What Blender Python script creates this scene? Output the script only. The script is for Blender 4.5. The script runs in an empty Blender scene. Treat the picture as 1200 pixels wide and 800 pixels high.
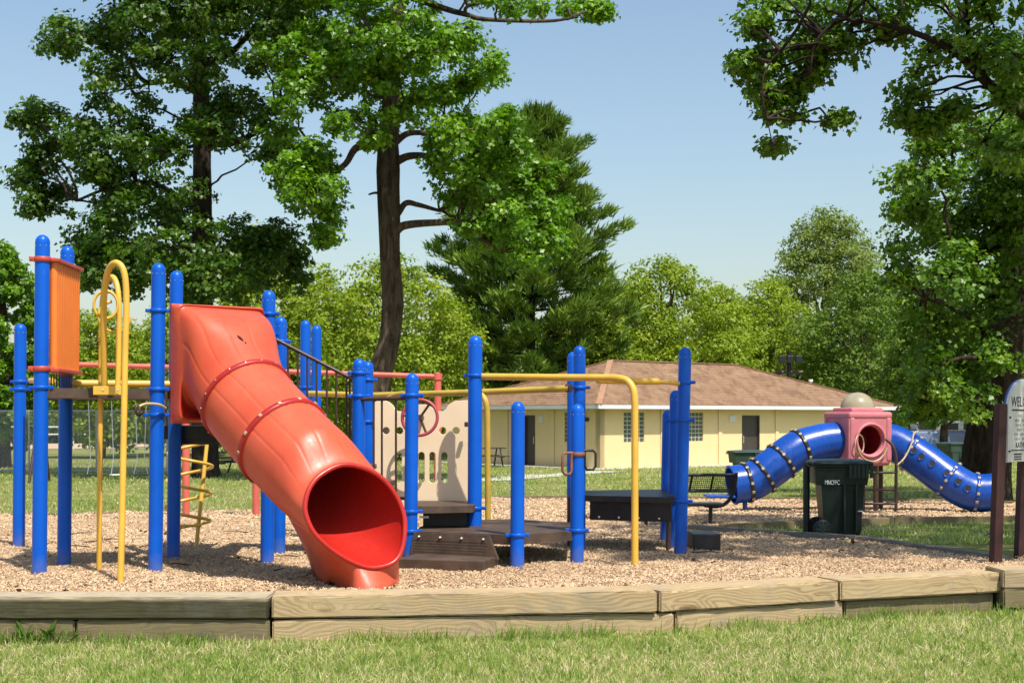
import bpy, bmesh, math, random
import numpy as np
from mathutils import Vector, Matrix
from mathutils.geometry import delaunay_2d_cdt

scene = bpy.context.scene
COL = scene.collection
R = math.radians
rnd = random.Random(7)
rng = np.random.default_rng(11)

# ------------------------------------------------------------------ camera
F = 1667.0            # focal length in pixels of a 1200 px wide picture (50 mm)
CAMZ = 1.55
HOR = 488.0           # picture row of the horizon
cam = bpy.data.cameras.new("camera")
cam.sensor_width = 36.0
cam.lens = 36.0 * F / 1200.0
cam.shift_y = (HOR - 400.0) / 1200.0
cam.clip_start = 0.1
cam.clip_end = 3000
cam.dof.use_dof = True
cam.dof.focus_distance = 12.8
cam.dof.aperture_fstop = 8.0
camo = bpy.data.objects.new("camera", cam)
camo.location = (0, 0, CAMZ)
camo.rotation_euler = (R(90), 0, 0)
COL.objects.link(camo)
scene.camera = camo

# ------------------------------------------------------------------ sky and sun
LDIR = Vector((-0.29, 0.46, -1.0)).normalized()      # the way sunlight travels
sdir = -LDIR
elev = math.asin(sdir.z)
azim = math.atan2(sdir.x, sdir.y)
world = bpy.data.worlds.new("World")
scene.world = world
world.use_nodes = True
wn = world.node_tree
wn.nodes.clear()
sky = wn.nodes.new("ShaderNodeTexSky")
sky.sky_type = 'NISHITA'
sky.sun_disc = False
sky.sun_elevation = elev
sky.sun_rotation = azim
sky.air_density = 1.3
sky.dust_density = 1.6
sky.ozone_density = 1.9
bg = wn.nodes.new("ShaderNodeBackground")
bg.inputs[1].default_value = 0.132
wo = wn.nodes.new("ShaderNodeOutputWorld")
wn.links.new(sky.outputs[0], bg.inputs[0])
wn.links.new(bg.outputs[0], wo.inputs[0])
sun = bpy.data.lights.new("sun", 'SUN')
sun.energy = 5.0
sun.angle = R(0.53)
sun.color = (1.0, 0.955, 0.88)
suno = bpy.data.objects.new("sun", sun)
suno.rotation_euler = LDIR.to_track_quat('-Z', 'Y').to_euler()
suno.location = (0, 0, 40)
COL.objects.link(suno)
vs = scene.view_settings
vs.view_transform = 'Standard'
vs.look = 'None'
vs.exposure = 0.25
vs.gamma = 1.0
scene.cycles.max_bounces = 5
scene.cycles.diffuse_bounces = 1
scene.cycles.transparent_max_bounces = 12
scene.cycles.use_denoising = True
scene.cycles.denoising_input_passes = 'RGB_ALBEDO_NORMAL'
scene.cycles.denoising_prefilter = 'ACCURATE'

# ------------------------------------------------------------------ helpers
def W(u, v, Y):
    """picture pixel + distance -> world point"""
    return Vector(((u - 600.0) / F * Y, Y, CAMZ - (v - HOR) / F * Y))

LAWN = [(-20, 0), (8, 0.0), (9.5, 0.06), (16, 0.06), (22, -0.15), (30, -0.27), (55, -0.45), (100, -0.70), (600, -1.0), (2000, -1.0)]
MULCH = [(0, .2), (9.5, .2), (11, .18), (15.5, .17), (19, .02), (24, -.12), (30, -.22), (60, -.4)]
def interp(tab, y):
    return float(np.interp(y, [a for a, b in tab], [b for a, b in tab]))
def lawn_z(x, y): return interp(LAWN, y)
def mulch_z(x, y):
    z = interp(MULCH, y)
    z += 0.016 * math.sin(x * 3.1 + y * 1.3) * math.sin(y * 2.7 - x * 0.9) + 0.010 * math.sin(x * 7.3 + 1.7) * math.sin(y * 6.1)
    return z
def G(u, v, surf=lawn_z):
    Y = 15.0
    for _ in range(40):
        X = (u - 600) / F * Y
        Y = 0.5 * Y + 0.5 * F * (CAMZ - surf(X, Y)) / (v - HOR)
    X = (u - 600) / F * Y
    return Vector((X, Y, surf(X, Y)))

class MB:
    """collects simple shapes into one mesh"""
    def __init__(s): s.v = []; s.f = []; s.sm = []
    def add(s, vs_, fs, smooth=False):
        n = len(s.v)
        s.v += [Vector(p) for p in vs_]
        s.f += [tuple(i + n for i in f) for f in fs]
        s.sm += [smooth] * len(fs)
        return s
    def box(s, c, size, rz=0.0, mat=None):
        x, y, z = [d / 2 for d in size]
        m = mat if mat is not None else Matrix.Rotation(rz, 3, 'Z')
        c = Vector(c)
        p = [c + m @ Vector((sx * x, sy * y, sz * z)) for sx in (-1, 1) for sy in (-1, 1) for sz in (-1, 1)]
        return s.add(p, [(0, 1, 3, 2), (4, 6, 7, 5), (0, 4, 5, 1), (2, 3, 7, 6), (0, 2, 6, 4), (1, 5, 7, 3)])
    def bbox(s, c, size, rz=0.0, b=0.01, mat=None):
        """box with chamfered edges"""
        bm = bmesh.new()
        bmesh.ops.create_cube(bm, size=1.0)
        bmesh.ops.scale(bm, vec=size, verts=bm.verts)
        bmesh.ops.bevel(bm, geom=list(bm.edges), offset=b, segments=2, affect='EDGES', profile=0.5)
        m = mat if mat is not None else Matrix.Rotation(rz, 3, 'Z')
        bm.verts.index_update()
        vs_ = [Vector(c) + m @ v.co for v in bm.verts]
        fs = [tuple(v.index for v in f.verts) for f in bm.faces]
        bm.free()
        return s.add(vs_, fs)
    def tube(s, path, r, n=10, caps=True, closed=False):
        path = [Vector(p) for p in path]
        m = len(path)
        rs = r if isinstance(r, (list, tuple)) else [r] * m
        vs_, fs = [], []
        ref = None
        for i, p in enumerate(path):
            if closed: t = path[(i + 1) % m] - path[i - 1]
            else: t = path[min(i + 1, m - 1)] - path[max(i - 1, 0)]
            t.normalize()
            if ref is None:
                ref = Vector((0, 0, 1)) if abs(t.z) < 0.9 else Vector((1, 0, 0))
            a = (ref - t * ref.dot(t)).normalized()
            b = t.cross(a)
            ref = a
            for k in range(n):
                q = 2 * math.pi * k / n
                vs_.append(p + rs[i] * (math.cos(q) * a + math.sin(q) * b))
        rng_ = range(m) if closed else range(m - 1)
        for i in rng_:
            j = (i + 1) % m
            for k in range(n):
                l = (k + 1) % n
                fs.append((i * n + k, i * n + l, j * n + l, j * n + k))
        s.add(vs_, fs, True)
        if caps and not closed:
            s.add(vs_[:n], [tuple(reversed(range(n)))])
            s.add(vs_[-n:], [tuple(range(n))])
        return s
    def ring(s, c, nrm, r, rr, n=28, m=8, a0=0.0, a1=2 * math.pi, up=None):
        nrm = Vector(nrm).normalized()
        upv = Vector(up) if up is not None else (Vector((0, 0, 1)) if abs(nrm.z) < 0.9 else Vector((0, 1, 0)))
        a = (upv - nrm * upv.dot(nrm)).normalized(); b = nrm.cross(a)
        full = abs(a1 - a0 - 2 * math.pi) < 1e-4
        k = n if full else n + 1
        pts = [Vector(c) + r * (math.cos(a0 + (a1 - a0) * i / n) * a + math.sin(a0 + (a1 - a0) * i / n) * b) for i in range(k)]
        return s.tube(pts, rr, m, closed=full)
    def prism(s, poly, z0, z1):
        n = len(poly)
        vs_ = [Vector((p[0], p[1], z0)) for p in poly] + [Vector((p[0], p[1], z1)) for p in poly]
        fs = [tuple(reversed(range(n))), tuple(range(n, 2 * n))] + [(i, (i + 1) % n, n + (i + 1) % n, n + i) for i in range(n)]
        return s.add(vs_, fs)
    def dome_post(s, p0, p1, r, n=20):
        """round post with a domed cap"""
        p0, p1 = Vector(p0), Vector(p1)
        d = (p1 - p0).normalized()
        path = [p0, p1 - d * (r * 1.15)]
        rs = [r, r]
        for k in range(1, 7):
            q = k / 6 * math.pi / 2
            path.append(p1 - d * (r * 1.1) + d * (r * 1.1 * math.sin(q)))
            rs.append(max(r * math.cos(q), r * 0.04))
        s.tube(path, rs, n)
        return s
    def build(s, name, mat, parent=None, kind=None, label=None):
        me = bpy.data.meshes.new(name)
        off = Vector((0, 0, 0))
        q = parent
        while q is not None:
            off = off + q.location; q = q.parent
        me.from_pydata([tuple(p - off) for p in s.v], [], s.f)
        me.polygons.foreach_set("use_smooth", s.sm)
        me.update()
        bm = bmesh.new(); bm.from_mesh(me)
        bmesh.ops.recalc_face_normals(bm, faces=bm.faces)
        bm.to_mesh(me); bm.free()
        if mat: me.materials.append(mat)
        o = bpy.data.objects.new(name, me)
        COL.objects.link(o)
        if parent: o.parent = parent
        if kind: o["kind"] = kind
        if label: o["label"] = label
        return o

def thing(name, label, cat, loc=(0, 0, 0), group=None):
    o = bpy.data.objects.new(name, None)
    o.empty_display_size = 0.2
    o.location = loc
    COL.objects.link(o)
    return tag(o, label, cat, group)
def tag(o, label, cat, group=None):
    o["label"] = label; o["category"] = cat
    if group: o["group"] = group
    return o
def copy_tree(o, parent=None):
    c = o.copy(); COL.objects.link(c)
    if parent: c.parent = parent
    for ch in list(o.children): copy_tree(ch, c)
    return c

def bez(pts, n=8):
    """Catmull-Rom through points"""
    P = [Vector(p) for p in pts]
    P = [P[0] * 2 - P[1]] + P + [P[-1] * 2 - P[-2]]
    out = []
    for i in range(1, len(P) - 2):
        for k in range(n):
            t = k / n
            a, b, c, d = P[i - 1], P[i], P[i + 1], P[i + 2]
            out.append(0.5 * ((2 * b) + (c - a) * t + (2 * a - 5 * b + 4 * c - d) * t * t + (3 * b - 3 * c + d - a) * t ** 3))
    out.append(P[-2])
    return out

def flat_curve(loops, depth, bevel=0.0):
    """closed 2D outlines (first is outer, others holes) -> extruded mesh verts, faces in XY, thickness along Z"""
    cu = bpy.data.curves.new("tmp", 'CURVE')
    cu.dimensions = '2D'; cu.fill_mode = 'BOTH'
    cu.extrude = depth / 2 - bevel; cu.bevel_depth = bevel; cu.bevel_resolution = 1
    for lp in loops:
        sp = cu.splines.new('POLY')
        sp.points.add(len(lp) - 1)
        for i, p in enumerate(lp): sp.points[i].co = (p[0], p[1], 0, 1)
        sp.use_cyclic_u = True
    return _curve_mesh(cu)
def _curve_mesh(cu):
    o = bpy.data.objects.new("tmp", cu)
    COL.objects.link(o)
    dg = bpy.context.evaluated_depsgraph_get(); dg.update()
    me = o.evaluated_get(dg).to_mesh()
    vs_ = [v.co.copy() for v in me.vertices]
    fs = [tuple(p.vertices) for p in me.polygons]
    o.evaluated_get(dg).to_mesh_clear()
    bpy.data.objects.remove(o); bpy.data.curves.remove(cu)
    return vs_, fs
def text_mesh(txt, size, depth=0.001, spacing=1.0, xscale=1.0):
    cu = bpy.data.curves.new("tmp", 'FONT')
    cu.body = txt; cu.size = size; cu.extrude = depth; cu.align_x = 'CENTER'; cu.align_y = 'CENTER'
    cu.space_character = spacing; cu.resolution_u = 3; cu.offset = 0.0
    vs_, fs = _curve_mesh(cu)
    return [Vector((v.x * xscale, v.y, v.z)) for v in vs_], fs

def frame3(x, y, o):
    """matrix from axes: local x, local y, origin"""
    x = Vector(x).normalized(); y = Vector(y); y = (y - x * y.dot(x)).normalized(); z = x.cross(y)
    m = Matrix((x, y, z)).transposed().to_4x4()
    m.translation = Vector(o)
    return m

# ------------------------------------------------------------------ materials
def new_mat(name):
    m = bpy.data.materials.new(name); m.use_nodes = True
    nt = m.node_tree
    b = nt.nodes["Principled BSDF"]
    return m, nt, b
def N(nt, t, **kw):
    n = nt.nodes.new(t)
    for k, v in kw.items(): setattr(n, k, v)
    return n
def ramp(nt, stops, fac=None, interp_='LINEAR'):
    r = nt.nodes.new("ShaderNodeValToRGB")
    e = r.color_ramp.elements
    while len(e) < len(stops): e.new(0.5)
    for i, (p, c) in enumerate(stops):
        e[i].position = p; e[i].color = (*c, 1) if len(c) == 3 else c
    r.color_ramp.interpolation = interp_
    if fac is not None: nt.links.new(fac, r.inputs[0])
    return r
def noise(nt, scale, detail=4, rough=0.55, vec=None, dist=0.0):
    n = nt.nodes.new("ShaderNodeTexNoise")
    n.inputs["Scale"].default_value = scale; n.inputs["Detail"].default_value = detail
    n.inputs["Roughness"].default_value = rough; n.inputs["Distortion"].default_value = dist
    if vec is not None: nt.links.new(vec, n.inputs["Vector"])
    return n
def bump(nt, b, height, strength=0.3, dist=0.01):
    n = nt.nodes.new("ShaderNodeBump")
    n.inputs["Strength"].default_value = strength; n.inputs["Distance"].default_value = dist
    nt.links.new(height, n.inputs["Height"]); nt.links.new(n.outputs[0], b.inputs["Normal"])
    return n
def mix(nt, fac, a, b, blend='MIX'):
    n = nt.nodes.new("ShaderNodeMix"); n.data_type = 'RGBA'; n.blend_type = blend
    def put(sock, v):
        if hasattr(v, "is_linked") or hasattr(v, "links"): nt.links.new(v, sock)
        elif isinstance(v, (int, float)): sock.default_value = v
        else: sock.default_value = (*v, 1)
    put(n.inputs[0], fac); put(n.inputs[6], a); put(n.inputs[7], b)
    return n.outputs[2]
def coords(nt, kind="Object", scale=None):
    t = nt.nodes.new("ShaderNodeTexCoord")
    if scale is None: return t.outputs[kind]
    m = nt.nodes.new("ShaderNodeMapping"); m.inputs["Scale"].default_value = scale
    nt.links.new(t.outputs[kind], m.inputs["Vector"])
    return m.outputs[0]

def paint(name, c, rough=0.4, var=0.12, scale=3.0, spec=0.5, dirt=None, bumpy=0.0, coat=0.0, metal=0.0):
    """coloured surface with slight patchiness, scuffs and uneven gloss"""
    m, nt, b = new_mat(name)
    v = coords(nt)
    n1 = noise(nt, scale, 5, 0.6, v)
    n2 = noise(nt, scale * 9, 4, 0.7, v)
    lo = tuple(max(0, x * (1 - var)) for x in c); hi = tuple(min(1, x * (1 + var) + 0.01 * var) for x in c)
    r1 = ramp(nt, [(0.3, lo), (0.7, hi)], n1.outputs[0])
    col = r1.outputs[0]
    if dirt is not None:
        r2 = ramp(nt, [(0.60, (0, 0, 0)), (0.78, (1, 1, 1))], n2.outputs[0])
        mm = nt.nodes.new("ShaderNodeMath"); mm.operation = 'MULTIPLY'; mm.inputs[1].default_value = 0.45
        nt.links.new(r2.outputs[0], mm.inputs[0])
        col = mix(nt, mm.outputs[0], col, dirt)
    nt.links.new(col, b.inputs["Base Color"])
    rr = ramp(nt, [(0.3, (rough * 0.75,) * 3), (0.75, (min(1, rough * 1.35),) * 3)], n2.outputs[0])
    nt.links.new(rr.outputs[0], b.inputs["Roughness"])
    b.inputs["Specular IOR Level"].default_value = spec
    b.inputs["Metallic"].default_value = metal
    b.inputs["Coat Weight"].default_value = coat
    if bumpy: bump(nt, b, n2.outputs[0], bumpy, 0.004)
    return m

M = {}
M['blue'] = paint("blue_coating", (0.001, 0.10, 0.56), 0.34, 0.10, 2.0, 0.3, (0.01, 0.12, 0.52), 0.03)
def make_blue():
    m, nt, b = new_mat("blue_coating")
    v = coords(nt)
    n1 = noise(nt, 2.0, 5, 0.6, v); n2 = noise(nt, 16, 4, 0.7, v)
    n3 = noise(nt, 1.0, 3, 0.6, coords(nt, scale=(60, 60, 7)), 0.5); n4 = noise(nt, 3.1, 2, 0.5, v)
    r1 = ramp(nt, [(0.3, (0.001, 0.088, 0.50)), (0.7, (0.002, 0.108, 0.60))], n1.outputs[0])
    sc_ = ramp(nt, [(0.66, (0, 0, 0)), (0.72, (0.55, 0.55, 0.55))], n3.outputs[0]); sm = ramp(nt, [(0.52, (0, 0, 0)), (0.62, (1, 1, 1))], n4.outputs[0])
    col = mix(nt, mix(nt, 1.0, sc_.outputs[0], sm.outputs[0], 'MULTIPLY'), r1.outputs[0], (0.10, 0.20, 0.52))
    geo = nt.nodes.new("ShaderNodeNewGeometry"); sep = nt.nodes.new("ShaderNodeSeparateXYZ"); nt.links.new(geo.outputs["Position"], sep.inputs[0])
    ad = N(nt, "ShaderNodeMath", operation='MULTIPLY_ADD'); ad.inputs[1].default_value = -0.22; nt.links.new(n2.outputs[0], ad.inputs[0]); nt.links.new(sep.outputs[2], ad.inputs[2])
    du = ramp(nt, [(0.06, (0.34, 0.34, 0.34)), (0.24, (0, 0, 0))], ad.outputs[0])
    col = mix(nt, du.outputs[0], col, (0.20, 0.20, 0.22))
    nt.links.new(col, b.inputs["Base Color"])
    rr = ramp(nt, [(0.3, (0.27,) * 3), (0.75, (0.46,) * 3)], n2.outputs[0]); nt.links.new(rr.outputs[0], b.inputs["Roughness"])
    b.inputs["Specular IOR Level"].default_value = 0.3
    bump(nt, b, n2.outputs[0], 0.04, 0.004)
    return m
M['blue'] = make_blue()
M['red_slide'] = None
M['orange'] = paint("orange_plastic", (0.84, 0.21, 0.03), 0.45, 0.08, 3)
M['red_clamp'] = paint("red_coating", (0.50, 0.07, 0.045), 0.4, 0.12, 5)
M['red_pipe'] = paint("faded_red_coating", (0.60, 0.12, 0.085), 0.5, 0.12, 5)
M['yellow'] = paint("yellow_coating", (0.74, 0.43, 0.055), 0.35, 0.10, 4, 0.5, (0.45, 0.28, 0.08))
M['yellow_shaded'] = paint("shaded_yellow_coating", (0.55, 0.36, 0.05), 0.45, 0.15, 4, 0.5, (0.3, 0.2, 0.06))  # darker copy of the yellow, with the shade on the rear bars put in
M['brown'] = paint("brown_rail_coating", (0.055, 0.028, 0.02), 0.45, 0.2, 6, 0.5, (0.16, 0.10, 0.07))
M['tan'] = paint("tan_plastic", (0.88, 0.68, 0.45), 0.5, 0.05, 2.5, 0.4)
M['black'] = paint("black_coating", (0.012, 0.012, 0.013), 0.42, 0.3, 5, 0.5, (0.04, 0.037, 0.033))
M['steel'] = paint("bare_bolt_steel", (0.62, 0.58, 0.52), 0.35, 0.1, 20, metal=0.6)
M['gold_bolt'] = paint("yellowed_bolt", (0.46, 0.35, 0.20), 0.4, 0.25, 20)
M['rust'] = paint("rust_brown_clamp", (0.22, 0.085, 0.045), 0.6, 0.3, 20)
M['sign_post'] = paint("dark_red_brown_post", (0.045, 0.016, 0.014), 0.6, 0.25, 6, 0.4, (0.10, 0.05, 0.045))
M['sign_white'] = paint("off_white_sign", (0.62, 0.62, 0.58), 0.45, 0.05, 3)
M['sign_blue'] = paint("blue_sign_edge", (0.05, 0.12, 0.35), 0.45, 0.1, 3)
M['ink'] = paint("dark_ink", (0.02, 0.03, 0.035), 0.6, 0.1, 3)
M['grey_ink'] = paint("grey_ink", (0.27, 0.27, 0.26), 0.6, 0.1, 3)
M['white_ink'] = paint("white_lettering", (0.55, 0.58, 0.56), 0.6, 0.1, 3)
M['bin'] = paint("dark_green_plastic", (0.008, 0.019, 0.014), 0.42, 0.25, 4, 0.4, (0.035, 0.035, 0.024))
M['bin_far'] = paint("green_plastic", (0.03, 0.06, 0.045), 0.5, 0.2, 4)
M['rubber'] = paint("black_rubber", (0.012, 0.012, 0.012), 0.7, 0.2, 8)
M['pink'] = paint("faded_pink_plastic", (0.60, 0.19, 0.215), 0.5, 0.14, 3, 0.4, (0.55, 0.34, 0.34))
M['deep_red'] = paint("deep_red_plastic", (0.36, 0.015, 0.02), 0.45, 0.15, 3)
M['blue_tube'] = paint("blue_plastic", (0.004, 0.062, 0.35), 0.27, 0.15, 2, 0.5, (0.03, 0.12, 0.42))
M['dome'] = paint("smoky_dome_plastic", (0.36, 0.31, 0.20), 0.22, 0.12, 4, 0.5)
M['wall'] = None
M['fascia'] = paint("white_fascia", (0.74, 0.74, 0.72), 0.5, 0.05, 2)
M['door'] = paint("dark_brown_door", (0.055, 0.042, 0.036), 0.5, 0.1, 3)
M['glass_block'] = paint("glass_block", (0.07, 0.095, 0.085), 0.15, 0.25, 3, 0.5)
M['mortar'] = paint("pale_mortar", (0.62, 0.58, 0.44), 0.8, 0.1, 8)
M['white_paint'] = paint("white_paint", (0.72, 0.72, 0.70), 0.5, 0.06, 4)
M['grey_metal'] = paint("galvanised_steel", (0.42, 0.43, 0.43), 0.45, 0.12, 6, metal=0.5)
M['car_blue'] = paint("blue_grey_car_paint", (0.16, 0.22, 0.36), 0.3, 0.05, 2, coat=0.4)
M['car_glass'] = paint("car_glass", (0.02, 0.025, 0.03), 0.08, 0.1, 2)
M['table'] = paint("dark_table_wood", (0.045, 0.035, 0.03), 0.7, 0.3, 6)
M['scratch'] = paint("dark_scratch", (0.06, 0.012, 0.01), 0.7, 0.2, 6)

def make_red():
    m, nt, b = new_mat("red_slide_plastic")
    v = coords(nt)
    n1 = noise(nt, 2.2, 5, 0.6, v); n2 = noise(nt, 26, 4, 0.65, v); n3 = noise(nt, 5.0, 6, 0.7, coords(nt, scale=(1, 1, 0.35)))
    r1 = ramp(nt, [(0.25, (0.57, 0.066, 0.027)), (0.55, (0.62, 0.095, 0.038)), (0.8, (0.64, 0.125, 0.062))], n1.outputs[0])
    r3 = ramp(nt, [(0.55, (0, 0, 0)), (0.8, (0.35, 0.35, 0.35))], n3.outputs[0])
    col = mix(nt, r3.outputs[0], r1.outputs[0], (0.65, 0.16, 0.085))
    nt.links.new(col, b.inputs["Base Color"])
    rr = ramp(nt, [(0.3, (0.36,) * 3), (0.75, (0.52,) * 3)], n2.outputs[0])
    nt.links.new(rr.outputs[0], b.inputs["Roughness"])
    b.inputs["Subsurface Weight"].default_value = 0.0
    bump(nt, b, n1.outputs[0], 0.12, 0.02)
    return m
M['red_slide'] = make_red()
M['red_inside'] = paint('unfaded_red_plastic', (0.46, 0.020, 0.013), 0.30, 0.08, 3)
M['red_flange'] = paint("dark_red_flange", (0.40, 0.018, 0.014), 0.4, 0.15, 6)

def make_deck():
    m, nt, b = new_mat("brown_deck_coating")
    v = coords(nt)
    n1 = noise(nt, 5, 5, 0.65, v); n2 = noise(nt, 40, 3, 0.6, v)
    r1 = ramp(nt, [(0.3, (0.045, 0.027, 0.017)), (0.65, (0.105, 0.066, 0.042)), (0.85, (0.20, 0.14, 0.09))], n1.outputs[0])
    nt.links.new(r1.outputs[0], b.inputs["Base Color"]); b.inputs["Roughness"].default_value = 0.6
    bump(nt, b, n2.outputs[0], 0.3, 0.004)
    return m
M['deck'] = make_deck()

def make_wood(name, tones, seed, stain=None):
    """weathered timber: growth rings cut lengthwise, knots, checks, stain"""
    m, nt, b = new_mat(name)
    tc = nt.nodes.new("ShaderNodeTexCoord")
    oi = nt.nodes.new("ShaderNodeObjectInfo")
    addv = nt.nodes.new("ShaderNodeVectorMath"); addv.operation = 'MULTIPLY_ADD'
    comb = nt.nodes.new("ShaderNodeCombineXYZ")
    mul = nt.nodes.new("ShaderNodeMath"); mul.operation = 'MULTIPLY'; mul.inputs[1].default_value = 37.0
    nt.links.new(oi.outputs["Random"], mul.inputs[0]); nt.links.new(mul.outputs[0], comb.inputs[0])
    addv.inputs[1].default_value = (1, 1, 1)
    nt.links.new(tc.outputs["Object"], addv.inputs[0]); nt.links.new(comb.outputs[0], addv.inputs[2])
    P = addv.outputs[0]
    mp = nt.nodes.new("ShaderNodeMapping"); mp.inputs["Scale"].default_value = (1.7, 4.2, 4.2)
    nt.links.new(P, mp.inputs[0])
    nlow = noise(nt, 1.0, 2, 0.5, mp.outputs[0])
    mp2 = nt.nodes.new("ShaderNodeMapping"); mp2.inputs["Scale"].default_value = (0.0, 1.0, 1.0); mp2.inputs["Location"].default_value = (0, 0.07, 0.16)
    nt.links.new(tc.outputs["Object"], mp2.inputs[0])
    ln = nt.nodes.new("ShaderNodeVectorMath"); ln.operation = 'LENGTH'; nt.links.new(mp2.outputs[0], ln.inputs[0])
    # knots: displace the ring distance around scattered centres
    vo = nt.nodes.new("ShaderNodeTexVoronoi"); vo.inputs["Scale"].default_value = 1.0
    mpk = nt.nodes.new("ShaderNodeMapping"); mpk.inputs["Scale"].default_value = (1.15, 4.6, 4.6); nt.links.new(P, mpk.inputs[0])
    nt.links.new(mpk.outputs[0], vo.inputs["Vector"])
    kn = ramp(nt, [(0.0, (1, 1, 1)), (0.28, (0.12, 0.12, 0.12)), (0.5, (0, 0, 0))], vo.outputs["Distance"])
    s1 = nt.nodes.new("ShaderNodeMath"); s1.operation = 'MULTIPLY_ADD'; s1.inputs[1].default_value = 0.22
    nt.links.new(nlow.outputs[0], s1.inputs[0]); nt.links.new(ln.outputs["Value"], s1.inputs[2])
    s2 = nt.nodes.new("ShaderNodeMath"); s2.operation = 'MULTIPLY_ADD'; s2.inputs[1].default_value = 0.11
    nt.links.new(kn.outputs[0], s2.inputs[0]); nt.links.new(s1.outputs[0], s2.inputs[2])
    s3 = nt.nodes.new("ShaderNodeMath"); s3.operation = 'MULTIPLY'; s3.inputs[1].default_value = 46.0 * 6.283
    nt.links.new(s2.outputs[0], s3.inputs[0])
    sn = nt.nodes.new("ShaderNodeMath"); sn.operation = 'SINE'; nt.links.new(s3.outputs[0], sn.inputs[0])
    s4 = nt.nodes.new("ShaderNodeMath"); s4.operation = 'MULTIPLY_ADD'; s4.inputs[1].default_value = 0.5; s4.inputs[2].default_value = 0.5
    nt.links.new(sn.outputs[0], s4.inputs[0])
    mpf = nt.nodes.new("ShaderNodeMapping"); mpf.inputs["Scale"].default_value = (3, 60, 60); nt.links.new(P, mpf.inputs[0])
    fib = noise(nt, 1.0, 4, 0.65, mpf.outputs[0])
    big = noise(nt, 1.7, 5, 0.6, P)
    ringr = ramp(nt, [(0.0, tones[1]), (0.45, tones[1]), (0.85, tones[0]), (0.97, tones[0]), (1.0, tones[1])], s4.outputs[0])
    mixf = ramp(nt, [(0.35, (0, 0, 0)), (0.7, (0.55, 0.55, 0.55))], fib.outputs[0])
    col = mix(nt, mixf.outputs[0], ringr.outputs[0], tones[2])
    bigr = ramp(nt, [(0.35, (0, 0, 0)), (0.65, (0.65, 0.65, 0.65))], big.outputs[0])
    col = mix(nt, bigr.outputs[0], col, tones[1])
    kd = ramp(nt, [(0.0, (0.85,) * 3), (0.09, (0.5,) * 3), (0.13, (0, 0, 0))], vo.outputs["Distance"])
    col = mix(nt, kd.outputs[0], col, tuple(x * 0.35 for x in tones[0]))
    if stain is not None:
        geo = nt.nodes.new("ShaderNodeNewGeometry")
        sep = nt.nodes.new("ShaderNodeSeparateXYZ"); nt.links.new(tc.outputs["Object"], sep.inputs[0])
        mz = nt.nodes.new("ShaderNodeMath"); mz.operation = 'MULTIPLY_ADD'; mz.inputs[1].default_value = 0.05
        nt.links.new(big.outputs[0], mz.inputs[0]); nt.links.new(sep.outputs[2], mz.inputs[2])
        top = ramp(nt, [(0.066, (1, 1, 1)), (0.088, (0, 0, 0))], mz.outputs[0])
        dirtn = ramp(nt, [(0.3, (0.99,) * 3), (0.75, (0.80,) * 3)], fib.outputs[0])
        ff = mix(nt, 1.0, top.outputs[0], dirtn.outputs[0], 'MULTIPLY')
        col = mix(nt, ff, col, stain)
    # fine splits along the grain and grey weather stains
    mpc = nt.nodes.new("ShaderNodeMapping"); mpc.inputs["Scale"].default_value = (0.9, 26, 26); nt.links.new(P, mpc.inputs[0])
    crk = noise(nt, 1.0, 2, 0.5, mpc.outputs[0], 0.3)
    cr = ramp(nt, [(0.485, (0, 0, 0)), (0.5, (0.8, 0.8, 0.8)), (0.515, (0, 0, 0))], crk.outputs[0])
    crm = ramp(nt, [(0.55, (0, 0, 0)), (0.62, (1, 1, 1))], big.outputs[0])
    col = mix(nt, mix(nt, 1.0, cr.outputs[0], crm.outputs[0], 'MULTIPLY'), col, tuple(x * .25 for x in tones[0]))
    gst = noise(nt, 2.6, 5, 0.7, P, 0.5)
    gr_ = ramp(nt, [(0.5, (0, 0, 0)), (0.72, (0.5, 0.5, 0.5))], gst.outputs[0])
    col = mix(nt, gr_.outputs[0], col, tuple(sum(tones[2]) / 3 * k for k in (.82, .78, .70)))
    nt.links.new(col, b.inputs["Base Color"])
    b.inputs["Roughness"].default_value = 0.85
    b.inputs["Specular IOR Level"].default_value = 0.2
    bump(nt, b, fib.outputs[0], 0.5, 0.004)
    return m
M['timber_new'] = make_wood("treated_pine_timber", [(0.275, 0.170, 0.075), (0.50, 0.375, 0.21), (0.40, 0.29, 0.155)], 1)
M['timber_old'] = make_wood("mossy_old_timber", [(0.36, 0.28, 0.16), (0.47, 0.39, 0.26), (0.22, 0.18, 0.11)], 2, (0.034, 0.034, 0.012))
M['timber_low'] = make_wood("damp_old_timber", [(0.15, 0.115, 0.055), (0.24, 0.19, 0.10), (0.17, 0.135, 0.07)], 3)
M['timber_grey'] = make_wood("grey_weathered_timber", [(0.13, 0.11, 0.085), (0.24, 0.21, 0.17), (0.19, 0.165, 0.13)], 4)

def make_mulch():
    m, nt, b = new_mat("wood_chip_mulch")
    v = coords(nt)
    n1 = noise(nt, 1.3, 5, 0.6, v); n2 = noise(nt, 38, 5, 0.7, v, 0.6)
    vo = N(nt, "ShaderNodeTexVoronoi"); vo.inputs["Scale"].default_value = 30; nt.links.new(v, vo.inputs["Vector"])
    r1 = ramp(nt, [(0.25, (0.27, 0.165, 0.09)), (0.5, (0.46, 0.30, 0.17)), (0.75, (0.60, 0.42, 0.26))], n2.outputs[0])
    r2 = ramp(nt, [(0.3, (0.40, 0.27, 0.16)), (0.7, (0.54, 0.37, 0.22))], n1.outputs[0])
    col = mix(nt, 0.45, r1.outputs[0], r2.outputs[0])
    nt.links.new(col, b.inputs["Base Color"]); b.inputs["Roughness"].default_value = 0.95
    b.inputs["Specular IOR Level"].default_value = 0.1
    bump(nt, b, n2.outputs[0], 0.9, 0.03)
    return m
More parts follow.
